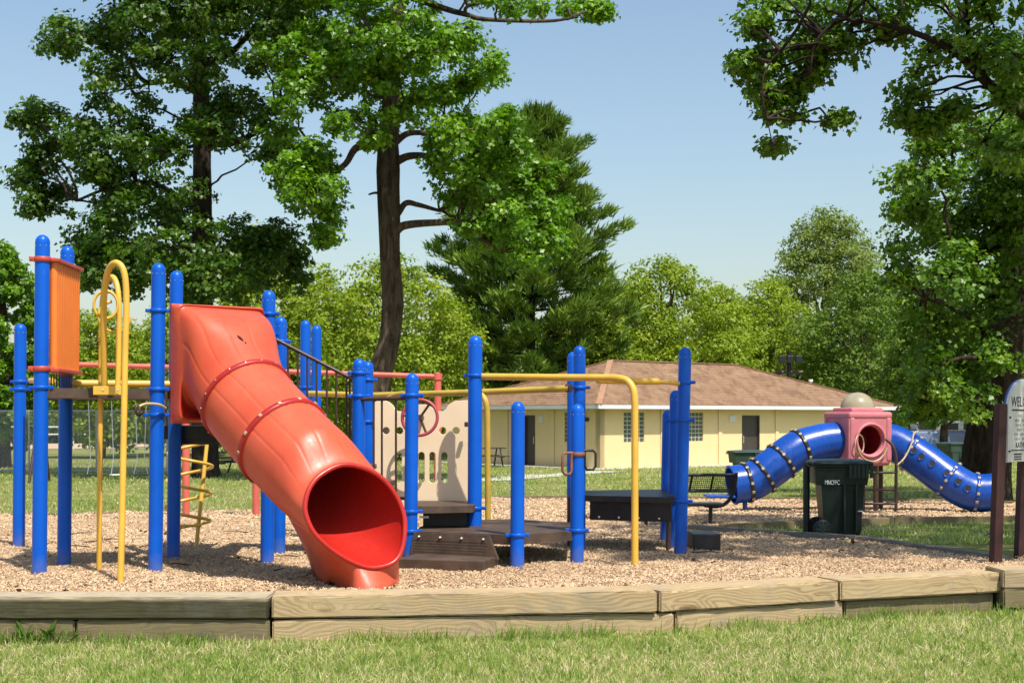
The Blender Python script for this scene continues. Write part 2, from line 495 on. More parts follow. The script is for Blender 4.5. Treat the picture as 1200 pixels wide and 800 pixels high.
M['mulch'] = make_mulch()

def attr_mat(name, stops, rough=0.8, trans=0.0, tcol=None, spec=0.2, big=None):
    """colour from a per-piece random number stored on the mesh"""
    m, nt, b = new_mat(name)
    a = nt.nodes.new("ShaderNodeAttribute"); a.attribute_name = "tone"
    r = ramp(nt, stops, a.outputs["Fac"])
    col = r.outputs[0]
    nt.links.new(col, b.inputs["Base Color"])
    b.inputs["Roughness"].default_value = rough
    b.inputs["Specular IOR Level"].default_value = spec
    if trans > 0:
        t = nt.nodes.new("ShaderNodeBsdfTranslucent")
        tm = mix(nt, 1.0, col, tcol if tcol else (1.5, 1.6, 0.7), 'MULTIPLY')
        nt.links.new(tm, t.inputs[0])
        ms = nt.nodes.new("ShaderNodeMixShader"); ms.inputs[0].default_value = trans
        nt.links.new(b.outputs[0], ms.inputs[1]); nt.links.new(t.outputs[0], ms.inputs[2])
        nt.links.new(ms.outputs[0], nt.nodes["Material Output"].inputs[0])
    return m
M['chips'] = attr_mat("chips", [(0.0, (0.26, 0.165, 0.095)), (0.12, (0.45, 0.30, 0.175)), (0.6, (0.58, 0.405, 0.245)), (1.0, (0.72, 0.54, 0.35))], 0.9)
M['blade'] = attr_mat("grass_blades", [(0.0, (0.19, 0.31, 0.055)), (0.42, (0.36, 0.46, 0.11)), (0.66, (0.55, 0.56, 0.20)), (0.84, (0.72, 0.63, 0.33)), (1.0, (0.82, 0.72, 0.47))], 0.6, 0.45, (1.15, 1.2, .8))
M['leaf_oak'] = attr_mat("dark_green_leaves", [(0.0, (0.032, 0.073, 0.005)), (0.6, (0.061, 0.129, 0.007)), (1.0, (0.124, 0.201, 0.013))], 0.42, 0.24, (1.6, 2.0, 0.5), 0.45)
M['leaf_gum'] = attr_mat("mid_green_leaves", [(0.0, (0.072, 0.162, 0.006)), (0.6, (0.133, 0.259, 0.011)), (1.0, (0.241, 0.382, 0.018))], 0.42, 0.26, (1.6, 2.0, 0.5), 0.45)
M['leaf_syc'] = attr_mat("sycamore_leaves", [(0.0, (0.051, 0.120, 0.006)), (0.6, (0.108, 0.212, 0.012)), (1.0, (0.242, 0.351, 0.026))], 0.45, 0.26, (1.6, 1.9, 0.5), 0.45)
M['leaf_pale'] = attr_mat("pale_green_leaves", [(0.0, (0.152, 0.228, 0.014)), (0.6, (0.253, 0.328, 0.023)), (1.0, (0.406, 0.454, 0.040))], 0.55, 0.35, (1.4, 1.6, 0.6), 0.3)
M['leaf_grey'] = attr_mat("grey_green_leaves", [(0.0, (0.119, 0.168, 0.031)), (0.6, (0.186, 0.242, 0.049)), (1.0, (0.270, 0.322, 0.070))], 0.6, 0.3, (1.4, 1.6, 0.6), 0.3)  # greyer green leaf tones of two background trees
M['leaf_far'] = attr_mat("mid_green_far_leaves", [(0.0, (0.068, 0.132, 0.014)), (0.6, (0.127, 0.205, 0.022)), (1.0, (0.203, 0.278, 0.035))], 0.6, 0.3, (1.4, 1.6, 0.6), 0.3)
M['needle'] = attr_mat("pine_needles", [(0.0, (0.064, 0.126, 0.020)), (0.6, (0.148, 0.241, 0.032)), (1.0, (0.297, 0.378, 0.050))], 0.5, 0.2, (1.3, 1.6, 0.7), 0.3)

def make_bark(name, a, b_, sc=1.0):
    m, nt, b = new_mat(name)
    v = coords(nt, scale=(7 * sc, 7 * sc, 1.6 * sc))
    n1 = noise(nt, 1.0, 6, 0.7, v, 0.4)
    n2 = noise(nt, 0.8, 3, 0.5, coords(nt))
    r1 = ramp(nt, [(0.35, a), (0.62, b_)], n1.outputs[0])
    r2 = ramp(nt, [(0.4, (0.7, 0.7, 0.7)), (0.65, (1.15, 1.1, 1.05))], n2.outputs[0])
    nt.links.new(mix(nt, 1.0, r1.outputs[0], r2.outputs[0], 'MULTIPLY'), b.inputs["Base Color"])
    b.inputs["Roughness"].default_value = 0.95; b.inputs["Specular IOR Level"].default_value = 0.1
    bump(nt, b, n1.outputs[0], 0.9, 0.05)
    return m
M['bark'] = make_bark("grey_brown_bark", (0.035, 0.026, 0.019), (0.14, 0.105, 0.075))
M['bark_dark'] = make_bark("dark_bark", (0.018, 0.014, 0.011), (0.07, 0.053, 0.04))

def make_lawn():
    m, nt, b = new_mat("lawn_ground")
    v = coords(nt)
    n0 = noise(nt, 0.10, 5, 0.6, v); n1 = noise(nt, 0.75, 6, 0.65, v); n2 = noise(nt, 14, 5, 0.7, v, 0.5); n3 = noise(nt, 60, 3, 0.7, v)
    g = ramp(nt, [(0.25, (0.12, 0.18, 0.03)), (0.5, (0.20, 0.255, 0.055)), (0.78, (0.33, 0.325, 0.11))], n2.outputs[0])
    d = ramp(nt, [(0.42, (0, 0, 0)), (0.66, (0.85, 0.85, 0.85))], n1.outputs[0])
    col = mix(nt, d.outputs[0], g.outputs[0], (0.42, 0.37, 0.16))
    d0 = ramp(nt, [(0.45, (0, 0, 0)), (0.62, (0.5, 0.5, 0.5))], n0.outputs[0])
    col = mix(nt, d0.outputs[0], col, (0.40, 0.37, 0.14))
    nt.links.new(col, b.inputs["Base Color"]); b.inputs["Roughness"].default_value = 0.95
    b.inputs["Specular IOR Level"].default_value = 0.05
    ad = nt.nodes.new("ShaderNodeMath"); ad.operation = 'ADD'; nt.links.new(n2.outputs[0], ad.inputs[0]); nt.links.new(n3.outputs[0], ad.inputs[1])
    bump(nt, b, ad.outputs[0], 0.9, 0.06)
    return m
M['lawn'] = make_lawn()
def make_plain(name, lo, hi, sc):
    m, nt, b = new_mat(name)
    n1 = noise(nt, sc, 6, 0.65, coords(nt))
    r1 = ramp(nt, [(0.3, lo), (0.7, hi)], n1.outputs[0])
    nt.links.new(r1.outputs[0], b.inputs["Base Color"]); b.inputs["Roughness"].default_value = 0.95
    b.inputs["Specular IOR Level"].default_value = 0.1
    bump(nt, b, n1.outputs[0], 0.3, 0.02)
    return m
M['concrete'] = make_plain("path_concrete", (0.44, 0.41, 0.36), (0.58, 0.54, 0.47), 3)
M['dirt'] = make_plain("infield_dirt", (0.50, 0.36, 0.23), (0.60, 0.45, 0.30), 0.4)
M['lot'] = make_plain("pale_gravel", (0.36, 0.36, 0.35), (0.48, 0.48, 0.47), 0.3)

def make_wall():
    m, nt, b = new_mat("cream_block_wall")
    v = coords(nt)
    n1 = noise(nt, 0.7, 4, 0.6, v); n2 = noise(nt, 18, 4, 0.7, v)
    r1 = ramp(nt, [(0.3, (0.80, 0.60, 0.30)), (0.7, (0.86, 0.66, 0.35))], n1.outputs[0])
    nt.links.new(r1.outputs[0], b.inputs["Base Color"]); b.inputs["Roughness"].default_value = 0.75
    sep = N(nt, "ShaderNodeSeparateXYZ"); nt.links.new(v, sep.inputs[0])
    w = N(nt, "ShaderNodeMath", operation='MODULO'); w.inputs[1].default_value = 0.2; nt.links.new(sep.outputs[2], w.inputs[0])
    ad = N(nt, "ShaderNodeMath", operation='LESS_THAN'); ad.inputs[1].default_value = 0.012; nt.links.new(w.outputs[0], ad.inputs[0])
    sb = N(nt, "ShaderNodeMath", operation='MULTIPLY_ADD'); sb.inputs[1].default_value = -0.8; nt.links.new(ad.outputs[0], sb.inputs[0]); nt.links.new(n2.outputs[0], sb.inputs[2])
    bump(nt, b, sb.outputs[0], 0.4, 0.01)
    return m
M['wall'] = make_wall()
M['wall_sunlit'] = make_plain("sunlit_wall_strip", (0.76, 0.70, 0.50), (0.80, 0.75, 0.56), 2)  # unused wall tone with the sunlit strip below the eave put into the colour
def make_roof():
    m, nt, b = new_mat("brown_shingles")
    v = coords(nt)
    n1 = noise(nt, 1.4, 6, 0.65, v); n2 = noise(nt, 9, 4, 0.7, coords(nt, scale=(1, 1, 6)))
    mp = coords(nt, scale=(1.8, 0.5, 0.8)); n3 = noise(nt, 1.5, 4, 0.6, mp, 0.4)
    r1 = ramp(nt, [(0.3, (0.235, 0.140, 0.080)), (0.55, (0.285, 0.178, 0.106)), (0.75, (0.335, 0.22, 0.135))], n2.outputs[0])
    d = ramp(nt, [(0.45, (0, 0, 0)), (0.7, (0.7, 0.7, 0.7))], n3.outputs[0])
    col = mix(nt, d.outputs[0], r1.outputs[0], (0.13, 0.07, 0.045))
    d2 = ramp(nt, [(0.5, (0, 0, 0)), (0.75, (0.5,) * 3)], n1.outputs[0])
    col = mix(nt, d2.outputs[0], col, (0.46, 0.29, 0.19))
    nt.links.new(col, b.inputs["Base Color"]); b.inputs["Roughness"].default_value = 0.95
    b.inputs["Specular IOR Level"].default_value = 0.1
    bump(nt, b, n2.outputs[0], 0.5, 0.03)
    return m
M['roof'] = make_roof()
M['roof_ridge'] = paint("ridge_shingles", (0.36, 0.205, 0.125), 0.95, 0.2, 5, 0.1)
def make_chain():
    m, nt, b = new_mat("chain_link_mesh")
    v = coords(nt)
    sep = N(nt, "ShaderNodeSeparateXYZ"); nt.links.new(v, sep.inputs[0])
    outs = []
    for sgn in (1, -1):
        a = N(nt, "ShaderNodeMath", operation='MULTIPLY_ADD'); a.inputs[1].default_value = sgn; nt.links.new(sep.outputs[2], a.inputs[0]); nt.links.new(sep.outputs[0], a.inputs[2])
        f = N(nt, "ShaderNodeMath", operation='PINGPONG'); f.inputs[1].default_value = 0.04; nt.links.new(a.outputs[0], f.inputs[0])
        l = N(nt, "ShaderNodeMath", operation='LESS_THAN'); l.inputs[1].default_value = 0.0045; nt.links.new(f.outputs[0], l.inputs[0])
        outs.append(l)
    mx = N(nt, "ShaderNodeMath", operation='MAXIMUM'); nt.links.new(outs[0].outputs[0], mx.inputs[0]); nt.links.new(outs[1].outputs[0], mx.inputs[1])
    t = N(nt, "ShaderNodeBsdfTransparent")
    ms = N(nt, "ShaderNodeMixShader"); nt.links.new(mx.outputs[0], ms.inputs[0]); nt.links.new(t.outputs[0], ms.inputs[1]); nt.links.new(b.outputs[0], ms.inputs[2])
    nt.links.new(ms.outputs[0], nt.nodes["Material Output"].inputs[0])
    b.inputs["Base Color"].default_value = (0.5, 0.5, 0.5, 1); b.inputs["Roughness"].default_value = 0.5
    return m
M['chain'] = make_chain()

# ------------------------------------------------------------------ scattered pieces (numpy)
def unit(v): return v / np.maximum(np.linalg.norm(v, axis=-1, keepdims=True), 1e-9)
def scatter(name, P, S, Nn, tpl, faces, tone, mat, parent=None, kind="stuff", T=None):
    """one mesh of many small pieces: positions P, sizes S, normals Nn, template verts tpl (k,3), template faces"""
    n, k = len(P), len(tpl)
    Nn = unit(Nn)
    if T is None: T = rng.normal(size=(n, 3))
    T = unit(T - Nn * np.sum(T * Nn, axis=1, keepdims=True))
    B = np.cross(Nn, T)
    S = np.asarray(S).reshape(n, 1, 1) if np.ndim(S) == 1 else np.asarray(S).reshape(n, 1, 3)
    t = np.asarray(tpl, dtype=float)[None] * S
    V = P[:, None, :] + t[:, :, 0:1] * T[:, None, :] + t[:, :, 1:2] * B[:, None, :] + t[:, :, 2:3] * Nn[:, None, :]
    off = Vector((0, 0, 0)); q = parent
    while q is not None:
        off = off + q.location; q = q.parent
    V = V.reshape(-1, 3) - np.array(off)
    loops, starts, totals = [], [], []
    base = np.arange(n)[:, None] * k
    cur = 0
    per = sum(len(f) for f in faces)
    idx = np.concatenate([base + np.array(f)[None] for f in faces], axis=1).reshape(-1)
    st = np.array(np.cumsum([0] + [len(f) for f in faces])[:-1])
    starts = (np.arange(n)[:, None] * per + st[None]).reshape(-1)
    totals = np.tile(np.array([len(f) for f in faces]), n)
    me = bpy.data.meshes.new(name)
    me.vertices.add(len(V)); me.vertices.foreach_set("co", V.astype(np.float32).reshape(-1))
    me.loops.add(len(idx)); me.loops.foreach_set("vertex_index", idx.astype(np.int32))
    me.polygons.add(len(starts)); me.polygons.foreach_set("loop_start", starts.astype(np.int32)); me.polygons.foreach_set("loop_total", totals.astype(np.int32))
    at = me.attributes.new("tone", 'FLOAT', 'FACE')
    at.data.foreach_set("value", np.repeat(tone, len(faces)).astype(np.float32))
    me.update(calc_edges=True)
    me.materials.append(mat)
    o = bpy.data.objects.new(name, me)
    COL.objects.link(o)
    if parent: o.parent = parent
    if kind: o["kind"] = kind
    return o

# leaf outlines (x along the leaf, folded a little at the midrib)
LEAF_LOBED = [(0, 0, 0), (0.40, 0.47, .10), (0.56, 0.27, .02), (1.0, 0.0, -.08), (0.56, -0.27, .02), (0.40, -0.47, .10)]
LOBED_F = [(0, 2, 1), (0, 4, 3, 2), (0, 5, 4)]
LEAF_PLAIN = [(0, 0, 0), (0.45, 0.34, .08), (1.0, 0.0, -.05), (0.45, -0.34, .08)]
PLAIN_F = [(0, 2, 1), (0, 3, 2)]
LEAF_BROAD = [(0, 0, 0), (0.12, 0.40, .06), (0.55, 0.48, .05), (1.0, 0.0, -.08), (0.55, -0.48, .05), (0.12, -0.40, .06)]
BROAD_F = [(0, 3, 2, 1), (0, 5, 4, 3)]

def puffs(centres, radii, per_m2, seed, flat=0.62):
    """twig-end clusters inside each clump; returns cluster centres and owner clump"""
    g = np.random.default_rng(seed)
    out, own = [], []
    for i, (c, r) in enumerate(zip(centres, radii)):
        m = max(3, int(per_m2 * r * r))
        d = unit(g.normal(size=(m, 3)))
        q = g.random(m) ** 0.42
        p = d * (q * r)[:, None]
        p[:, 2] *= 0.85
        out.append(np.array(c)[None] + p); own += [i] * m
    return np.concatenate(out), np.array(own)

def leaf_cloud(pc, pr, per, size, seed, flat=0.55, up=0.75, svar=0.3, mid=None):
    """leaves round each twig end; they face up and away from the middle of their clump, as leaves do"""
    g = np.random.default_rng(seed)
    n = len(pc)
    cnt = np.maximum(3, (per * (0.5 + g.random(n)))).astype(int)
    ow = np.repeat(np.arange(n), cnt)
    k = len(ow)
    d = unit(g.normal(size=(k, 3))) * (g.random(k) ** .5)[:, None]
    d[:, 2] *= flat
    P = pc[ow] + d * (pr[ow])[:, None]
    Nn = g.normal(size=(k, 3)) * .62 + np.array([0, 0, up])
    if mid is not None: Nn = Nn + unit(P - mid[ow]) * .75
    S = size * (1 - svar + 2 * svar * g.random(k))
    ctone = g.random(n) * 0.55
    tone = np.clip(ctone[ow] + 0.45 * g.random(k), 0, 1)
    return P, S, unit(Nn), tone

def limb_path(a, b, sag, g, n=7):
    a, b = Vector(a), Vector(b)
    L = (b - a).length
    pts = []
    for i in range(n + 1):
        t = i / n
        p = a.lerp(b, t)
        p.z += sag * L * math.sin(t * math.pi)
        if 0 < i: p += Vector((g.uniform(-1, 1), g.uniform(-1, 1), g.uniform(-1, 1))) * 0.035 * L * (1 if i < n else 0)
        pts.append(p)
    return pts

def grow_limbs(t, P2, R2, C, bark, g, k0=0.3, scale=1.0, anchors=()):
    """every clump hangs on the nearest point of trunk or of a limb already grown, so limbs fork outwards"""
    k0 = int(len(P2) * k0)
    nodes = [(P2[i], 0.0, None) for i in range(k0, len(P2))]
    ntr = len(nodes)
    nodes += [(Vector(a), 0.6, None) for a in anchors]
    nt_ = len(nodes)
    order = sorted(range(len(C)), key=lambda i: min((C[i] - p).length for p in P2))
    par = []
    for i in order:
        c = C[i]
        best, bi = 1e9, 0
        for j, (p, d, _) in enumerate(nodes):
            L = (c - p).length
            cost = L * (1 + max(0, (p.z - c.z)) / max(L, .1) * 2.2) + 0.45 * d + (0.5 if j >= nt_ else 0)
            if cost < best: best, bi = cost, j
        par.append(bi)
        nodes.append((c, nodes[bi][1] + (c - nodes[bi][0]).length, bi))
    load = [0] * len(nodes)
    for j in range(len(nodes) - 1, nt_ - 1, -1):
        load[j] += 1
        load[nodes[j][2]] += load[j]
    for j in range(nt_, len(nodes)):
        c, d, b = nodes[j]
        a = nodes[b][0]
        r0 = min(0.026 * scale * math.sqrt(load[j]) + .012, 0.17)
        if b < ntr: r0 = min(r0, R2[min(len(R2) - 1, k0 + b)] * .6)
        elif b < nt_: r0 = min(r0, .05 * scale)
        pts = limb_path(a, c, g.uniform(-.03, .09), g, 6)
        pts = bez(pts, 2); m_ = len(pts) - 1
        MB().tube(pts, [r0 * (1 - .5 * i / m_) for i in range(m_ + 1)], 6).build("limb", M[bark], t)

def px_tree(name, label, Y, trunk_px, clumps, crown_r, leaf_mat, bark, lsize, per, dens, seed, k0=0.5, lscale=1.0, shape=(LEAF_LOBED, LOBED_F), extra=(), limb_px=(), prad=0.42, layers=2, trunk_Y=None, group=None):
    """a tree whose trunk and leaf clumps were measured in the picture at distance Y; clumps get their own depth"""
    g = random.Random(seed)
    s = F / Y
    tr = [W(u, v, Y) for u, v, w in trunk_px]
    base = tr[0].copy(); base.z = lawn_z(base.x, Y)
    t = thing(name, label, "tree", base, group)
    rads = [w / s / 2 for u, v, w in trunk_px]
    path = [Vector((tr[0].x, tr[0].y, base.z - 0.25))] + tr
    rr = [rads[0] * 1.5, rads[0] * 1.12] + rads[1:]
    P2 = bez(path, 5)
    R2 = [float(np.interp(i / (len(P2) - 1) * (len(rr) - 1), range(len(rr)), rr)) for i in range(len(P2))]
    mb = MB(); mb.tube(P2, R2, 14)
    # root flare and bark ridges
    for i, v in enumerate(mb.v[:]):
        mb.v[i] = v + Vector((g.uniform(-1, 1), g.uniform(-1, 1), 0)) * 0.018
    trunk = mb.build("trunk", M[bark], t)
    C, Rr = [], []
    tx = base.x
    for (u, v, r) in clumps:
        c0 = W(u, v, Y)
        # trunk x at that height
        k = min(range(len(P2)), key=lambda i: abs(P2[i].z - c0.z))
        dx = c0.x - P2[k].x
        half = math.sqrt(max(0.3, crown_r ** 2 - dx * dx)) * 0.85
        for l in range(layers):
            dy = g.uniform(-half, half) if layers == 1 else (half * ((-1) ** l) * g.uniform(0.15, 1.0))
            p = W(u + g.uniform(-4, 4), v + g.uniform(-4, 4), Y + dy)
            C.append(p); Rr.append(r / s * (0.95 if l == 0 else 0.9))
    for i in range(len(C)):                 # fill between neighbours so the mass reads as one crown
        near = sorted((j for j in range(len(C)) if j != i), key=lambda j: (C[j] - C[i]).length)[1:3]
        for j in near:
            if j > i and (C[j] - C[i]).length < 2.0 * (Rr[i] + Rr[j]) and len(C) < 400 and g.random() < .5:
                C.append(C[i].lerp(C[j], g.uniform(.35, .65)) + Vector((0, g.uniform(-.5, .5), 0))); Rr.append(min(Rr[i], Rr[j]) * .85)
    for (p, r) in extra: C.append(Vector(p)); Rr.append(r)
    # limbs
    anchors = []
    for lp in limb_px:
        pts = [W(u, v, Y + d) for u, v, w, d in lp]
        rad = [w / s / 2 for u, v, w, d in lp]
        pp = bez(pts, 5)
        rr_ = [float(np.interp(i / (len(pp) - 1) * (len(rad) - 1), range(len(rad)), rad)) for i in range(len(pp))]
        MB().tube(pp, rr_, 8).build("limb", M[bark], t)
        anchors += pp[len(pp) // 3::2]
    grow_limbs(t, P2, R2, C, bark, g, k0, lscale, anchors)
    pc, own = puffs(C, Rr, dens, seed + 1)
    gg = np.random.default_rng(seed + 2)
    # twigs
    tw = MB()
    for i in range(0, len(pc), 2):
        c = C[own[i]]; e = Vector(pc[i])
        m = c.lerp(e, 0.5) + Vector((0, 0, 0.08))
        tw.tube([c, m, e], [0.022, 0.014, 0.006], 3, caps=False)
    tw.build("twigs", M[bark], t, kind="stuff")
    pr = prad * (0.7 + 0.6 * gg.random(len(pc)))
    P, S, Nn, tone = leaf_cloud(pc, pr, per, lsize, seed + 3, mid=np.array([tuple(c) for c in C])[own])
    scatter("crown", P, S, Nn, shape[0], shape[1], tone, M[leaf_mat], t)
    return t, len(P)

def round_tree(name, label, base, H, hw, leaf_mat, seed, n_leaf=15000, lsize=0.2, trunk_h=0.2, bark='bark', zmin=0.12, group=None, pointy=0.0):
    """free-standing leafy tree: crown of many clumps over an uneven egg shape"""
    g = random.Random(seed)
    base = Vector(base)
    t = thing(name, label, "tree", base, group)
    top = base + Vector((g.uniform(-.4, .4), 0, H * 0.86))
    MB().tube(bez([base - Vector((0, 0, .3)), base + Vector((g.uniform(-.2, .2), 0, H * .35)), top], 5), [H * .03 * (1 - .09 * i) for i in range(11)], 9).build("trunk", M[bark], t)
    C, Rr = [], []
    m = 42
    for i in range(m):
        q = (i + 0.5) / m
        zc = zmin + (1 - zmin) * q
        prof = math.sin(min(1, (q * 0.93 + 0.10)) * math.pi) ** (0.6 + pointy)
        a = i * 2.39996 + g.uniform(-.3, .3)
        rad = hw * prof * (0.62 + 0.25 * g.random())
        C.append(base + Vector((math.cos(a) * rad, math.sin(a) * rad, H * zc * 0.93)))
        Rr.append(hw * (0.28 + 0.16 * g.random()) * (0.55 + 0.45 * prof))
    for k in range(0, m, 3):
        za = base.z + (C[k].z - base.z) * 0.6
        a = base + Vector((0, 0, za - base.z))
        pts = limb_path(a, C[k], 0.05, g, 5)
        MB().tube(pts, [H * .011 * (1 - .15 * i) for i in range(len(pts))], 5).build("limb", M[bark], t)
    dens = 26 / (hw / 4) ** 1.0
    pc, own = puffs(C, Rr, dens / (0.5 * hw / 4 + 0.5), seed + 1)
    gg = np.random.default_rng(seed + 2)
    pr = (hw * 0.11) * (0.7 + 0.6 * gg.random(len(pc)))
    P, S, Nn, tone = leaf_cloud(pc, pr, n_leaf / len(pc), lsize, seed + 3, up=0.6, mid=np.array([tuple(c) for c in C])[own])
    scatter("crown", P, S, Nn, LEAF_PLAIN, PLAIN_F, tone, M[leaf_mat], t)
    return t

def sheet(name, outline, zf, step, mat, kind="structure", lift=0.0):
    """a ground sheet with a given outline, following a height function"""
    xs = [p[0] for p in outline]; ys = [p[1] for p in outline]
    def inside(x, y):
        c = False; n = len(outline)
        for i in range(n):
            x1, y1 = outline[i]; x2, y2 = outline[(i + 1) % n]
            if (y1 > y) != (y2 > y) and x < (x2 - x1) * (y - y1) / (y2 - y1) + x1: c = not c
        return c
    pts = [Vector(p[:2]) for p in outline]
    ed = [(i, (i + 1) % len(outline)) for i in range(len(outline))]
    x = min(xs) + step / 2
    while x < max(xs):
        y = min(ys) + step / 2
        while y < max(ys):
            if inside(x, y): pts.append(Vector((x + rnd.uniform(-.2, .2) * step, y + rnd.uniform(-.2, .2) * step)))
            y += step
        x += step
    v2, e2, f2, *_ = delaunay_2d_cdt(pts, ed, [], 1, 1e-5)
    mb = MB(); mb.add([(p.x, p.y, zf(p.x, p.y) + lift) for p in v2], [tuple(f) for f in f2], True)
    return mb.build(name, mat, kind=kind)
def dense(poly, step):
    out = []
    for i in range(len(poly)):
        a, b = Vector(poly[i]), Vector(poly[(i + 1) % len(poly)])
        n = max(1, int((b - a).length / step))
        out += [tuple(a.lerp(b, k / n)) for k in range(n)]
    return out

# ================================================================== GROUND
ys = [-20, -8, 0, 4, 6, 7, 8, 8.5, 9, 9.5, 10, 11, 12, 14, 16, 18, 20, 22, 24, 27, 30, 35, 40, 47, 55, 65, 75, 85, 100, 150, 250, 400, 600, 1200, 2000]
xs = [-1500, -600, -300, -150, -90, -60, -40, -30] + list(range(-24, 25, 2)) + [30, 40, 60, 90, 150, 300, 600, 1500]
mb = MB()
mb.add([(x, y, lawn_z(x, y)) for y in ys for x in xs],
       [(j * len(xs) + i, j * len(xs) + i + 1, (j + 1) * len(xs) + i + 1, (j + 1) * len(xs) + i) for j in range(len(ys) - 1) for i in range(len(xs) - 1)], True)
mb.build("lawn", M['lawn'], kind="structure")

g2 = lambda u, v: tuple(G(u, v, mulch_z)[:2])
MULCH_POLY = [(-11, 9.62), (-4, 9.6), (-1.6, 9.6), (0.0, 9.72), (0.97, 9.9), (2.38, 10.5), (3.72, 11.05), (4.5, 11.2), (6.2, 11.25), (6.2, 14.5),
              g2(1170, 656), g2(1130, 650), g2(1060, 641), g2(1000, 632), g2(920, 626.5), g2(850, 622), g2(805, 618.5),
              g2(850, 616.5), g2(945, 611.5), g2(1030, 608.5), g2(1110, 607), g2(1230, 606),
              g2(1235, 592), g2(1100, 587), g2(870, 584.5), g2(700, 583), g2(560, 584), g2(430, 592), g2(350, 598), g2(200, 600), g2(0, 602), g2(-120, 606)]
sheet("mulch_bed", dense(MULCH_POLY, 0.5), mulch_z, 0.32, M['mulch'])

# worn path across the lawn to the building, and the paved apron round it
pa = [G(640, 560), G(560, 561), G(700, 553.5), G(760, 551.5), G(715, 556)]
sheet("path", dense([G(520, 566)[:2], G(600, 563)[:2], G(690, 555.5)[:2], G(735, 552.5)[:2], G(690, 551.8)[:2], G(640, 556)[:2], G(520, 561)[:2]], 1.0), lawn_z, 1.2, M['concrete'], lift=0.02)
sheet("infield", dense([(-60, 100), (-34, 96), (-27.5, 100), (-27, 118), (-60, 118)], 4), lawn_z, 6, M['dirt'], lift=0.03)
sheet("gravel_lot", dense([(-140, 135), (-20, 135), (-18, 300), (-140, 300)], 20), lawn_z, 20, M['lot'], lift=0.05)
sheet("road", dense([(14, 78), (70, 74), (74, 88), (20, 92)], 4), lawn_z, 6, M['lot'], lift=0.03)

# ================================================================== TIMBER BORDERS
def timber_run(parent, A, B, h, d, z_top, mat, label=None, ends=0.0):
    """one squared timber from plan point A to plan point B (front edge), its own object with its own grain"""
    A = Vector((A[0], A[1], 0)); B = Vector((B[0], B[1], 0))
    dv = B - A; L = dv.length; ang = math.atan2(dv.y, dv.x)
    n = Vector((-math.sin(ang), math.cos(ang), 0))
    c = (A + B) / 2 + n * d / 2
    bm = bmesh.new()
    bmesh.ops.create_cube(bm, size=1.0)
    bmesh.ops.scale(bm, vec=(L, d, h), verts=bm.verts)
    bmesh.ops.subdivide_edges(bm, edges=[e for e in bm.edges if abs((e.verts[0].co - e.verts[1].co).x) > L * .5], cuts=max(4, int(L / .12)))
    bmesh.ops.bevel(bm, geom=[e for e in bm.edges if not e.is_boundary and e.calc_face_angle(0) > 0.5], offset=0.011, segments=2, affect='EDGES')
    for v in bm.verts:
        v.co += Vector((0, rnd.uniform(-1, 1) * 0.0025, rnd.uniform(-1, 1) * 0.003))
    for f in bm.faces: f.smooth = False
    me = bpy.data.meshes.new("timber"); bm.to_mesh(me); bm.free()
    me.materials.append(mat)
    o = bpy.data.objects.new("timber", me); COL.objects.link(o)
    o.location = Vector((c.x, c.y, z_top - h / 2)) - (parent.location if parent else Vector())
    o.rotation_euler = (rnd.uniform(-.006, .006), 0, ang)
    if parent: o.parent = parent
    if label: o["label"] = label
    return o
TZ = 0.35
def tf(u, v, z=TZ):
    Y = F * (CAMZ - z) / (v - HOR)
    return ((u - 600) / F * Y, Y)
edge = thing("timber_border", "two course timber border between the front grass and the wood chips", "border", (0, 9.6, 0.06))
H1 = 0.147
timber_run(edge, tf(-1500, 704), tf(-960, 702), H1, .34, TZ, M['timber_old'])
timber_run(edge, tf(-958, 702), tf(-422, 700), H1, .34, TZ, M['timber_old'])
timber_run(edge, tf(-420, 700), tf(-128, 699.5), H1, .34, TZ, M['timber_old'])
timber_run(edge, tf(-126, 699.5), tf(314, 699.5), H1, .34, TZ, M['timber_old'], "dark mossy old timber with bleached top")
timber_run(edge, tf(318.5, 699.5), tf(770, 693), H1, .34, TZ + .004, M['timber_new'], "pale new timber with swirling grain")
timber_run(edge, tf(773.5, 692.8), tf(983, 680.6), H1, .34, TZ + .002, M['timber_new'])
timber_run(edge, tf(985.5, 680.4), tf(1175, 671), H1, .34, TZ, M['timber_new'])
def tf2(u, v): return tf(u, v)
low = TZ - H1 - 0.006
def back(p, d=0.02): return (p[0], p[1] + d)
timber_run(edge, back(tf(-1500, 704)), back(tf(-422, 700)), H1, .32, low, M['timber_low'])
timber_run(edge, back(tf(-420, 700)), back(tf(86, 699.5)), H1, .32, low, M['timber_low'])
timber_run(edge, back(tf(88, 699.5)), back(tf(315, 699.5)), H1, .32, low, M['timber_low'], "damp brown timber half sunk in the grass")
timber_run(edge, back(tf(319, 699.5), .004), back(tf(790, 692.2), .012), H1, .33, low, M['timber_new'])
timber_run(edge, back(tf(793, 691.8), .03), back(tf(990, 680.5), .05), H1, .32, low, M['timber_new'])
timber_run(edge, back(tf(992, 680.2), .05), back(tf(1168, 671.5), .06), H1, .32, low, M['timber_low'])
edge2 = thing("timber_border", "raised timber corner with bleached top at the foot of the notice posts", "border", (4.3, 11.0, 0.06), None)
e0 = tf(1176, 668.5, .375); e1 = (e0[0] + 1.9, e0[1] + .05)
timber_run(edge2, e0, e1, H1 * .93, .40, .377, M['timber_new'])
timber_run(edge2, back(e0, -.004), back(e1, -.004), H1, .36, .377 - H1 * .93 - .006, M['timber_low'])
e2 = (e1[0] + .02, e1[1] + .42); e3 = (e1[0] + .02, e1[1] + 3.4)
timber_run(edge2, (e3[0], e2[1]), (e3[0], e3[1]), H1, .30, .30, M['timber_new'])
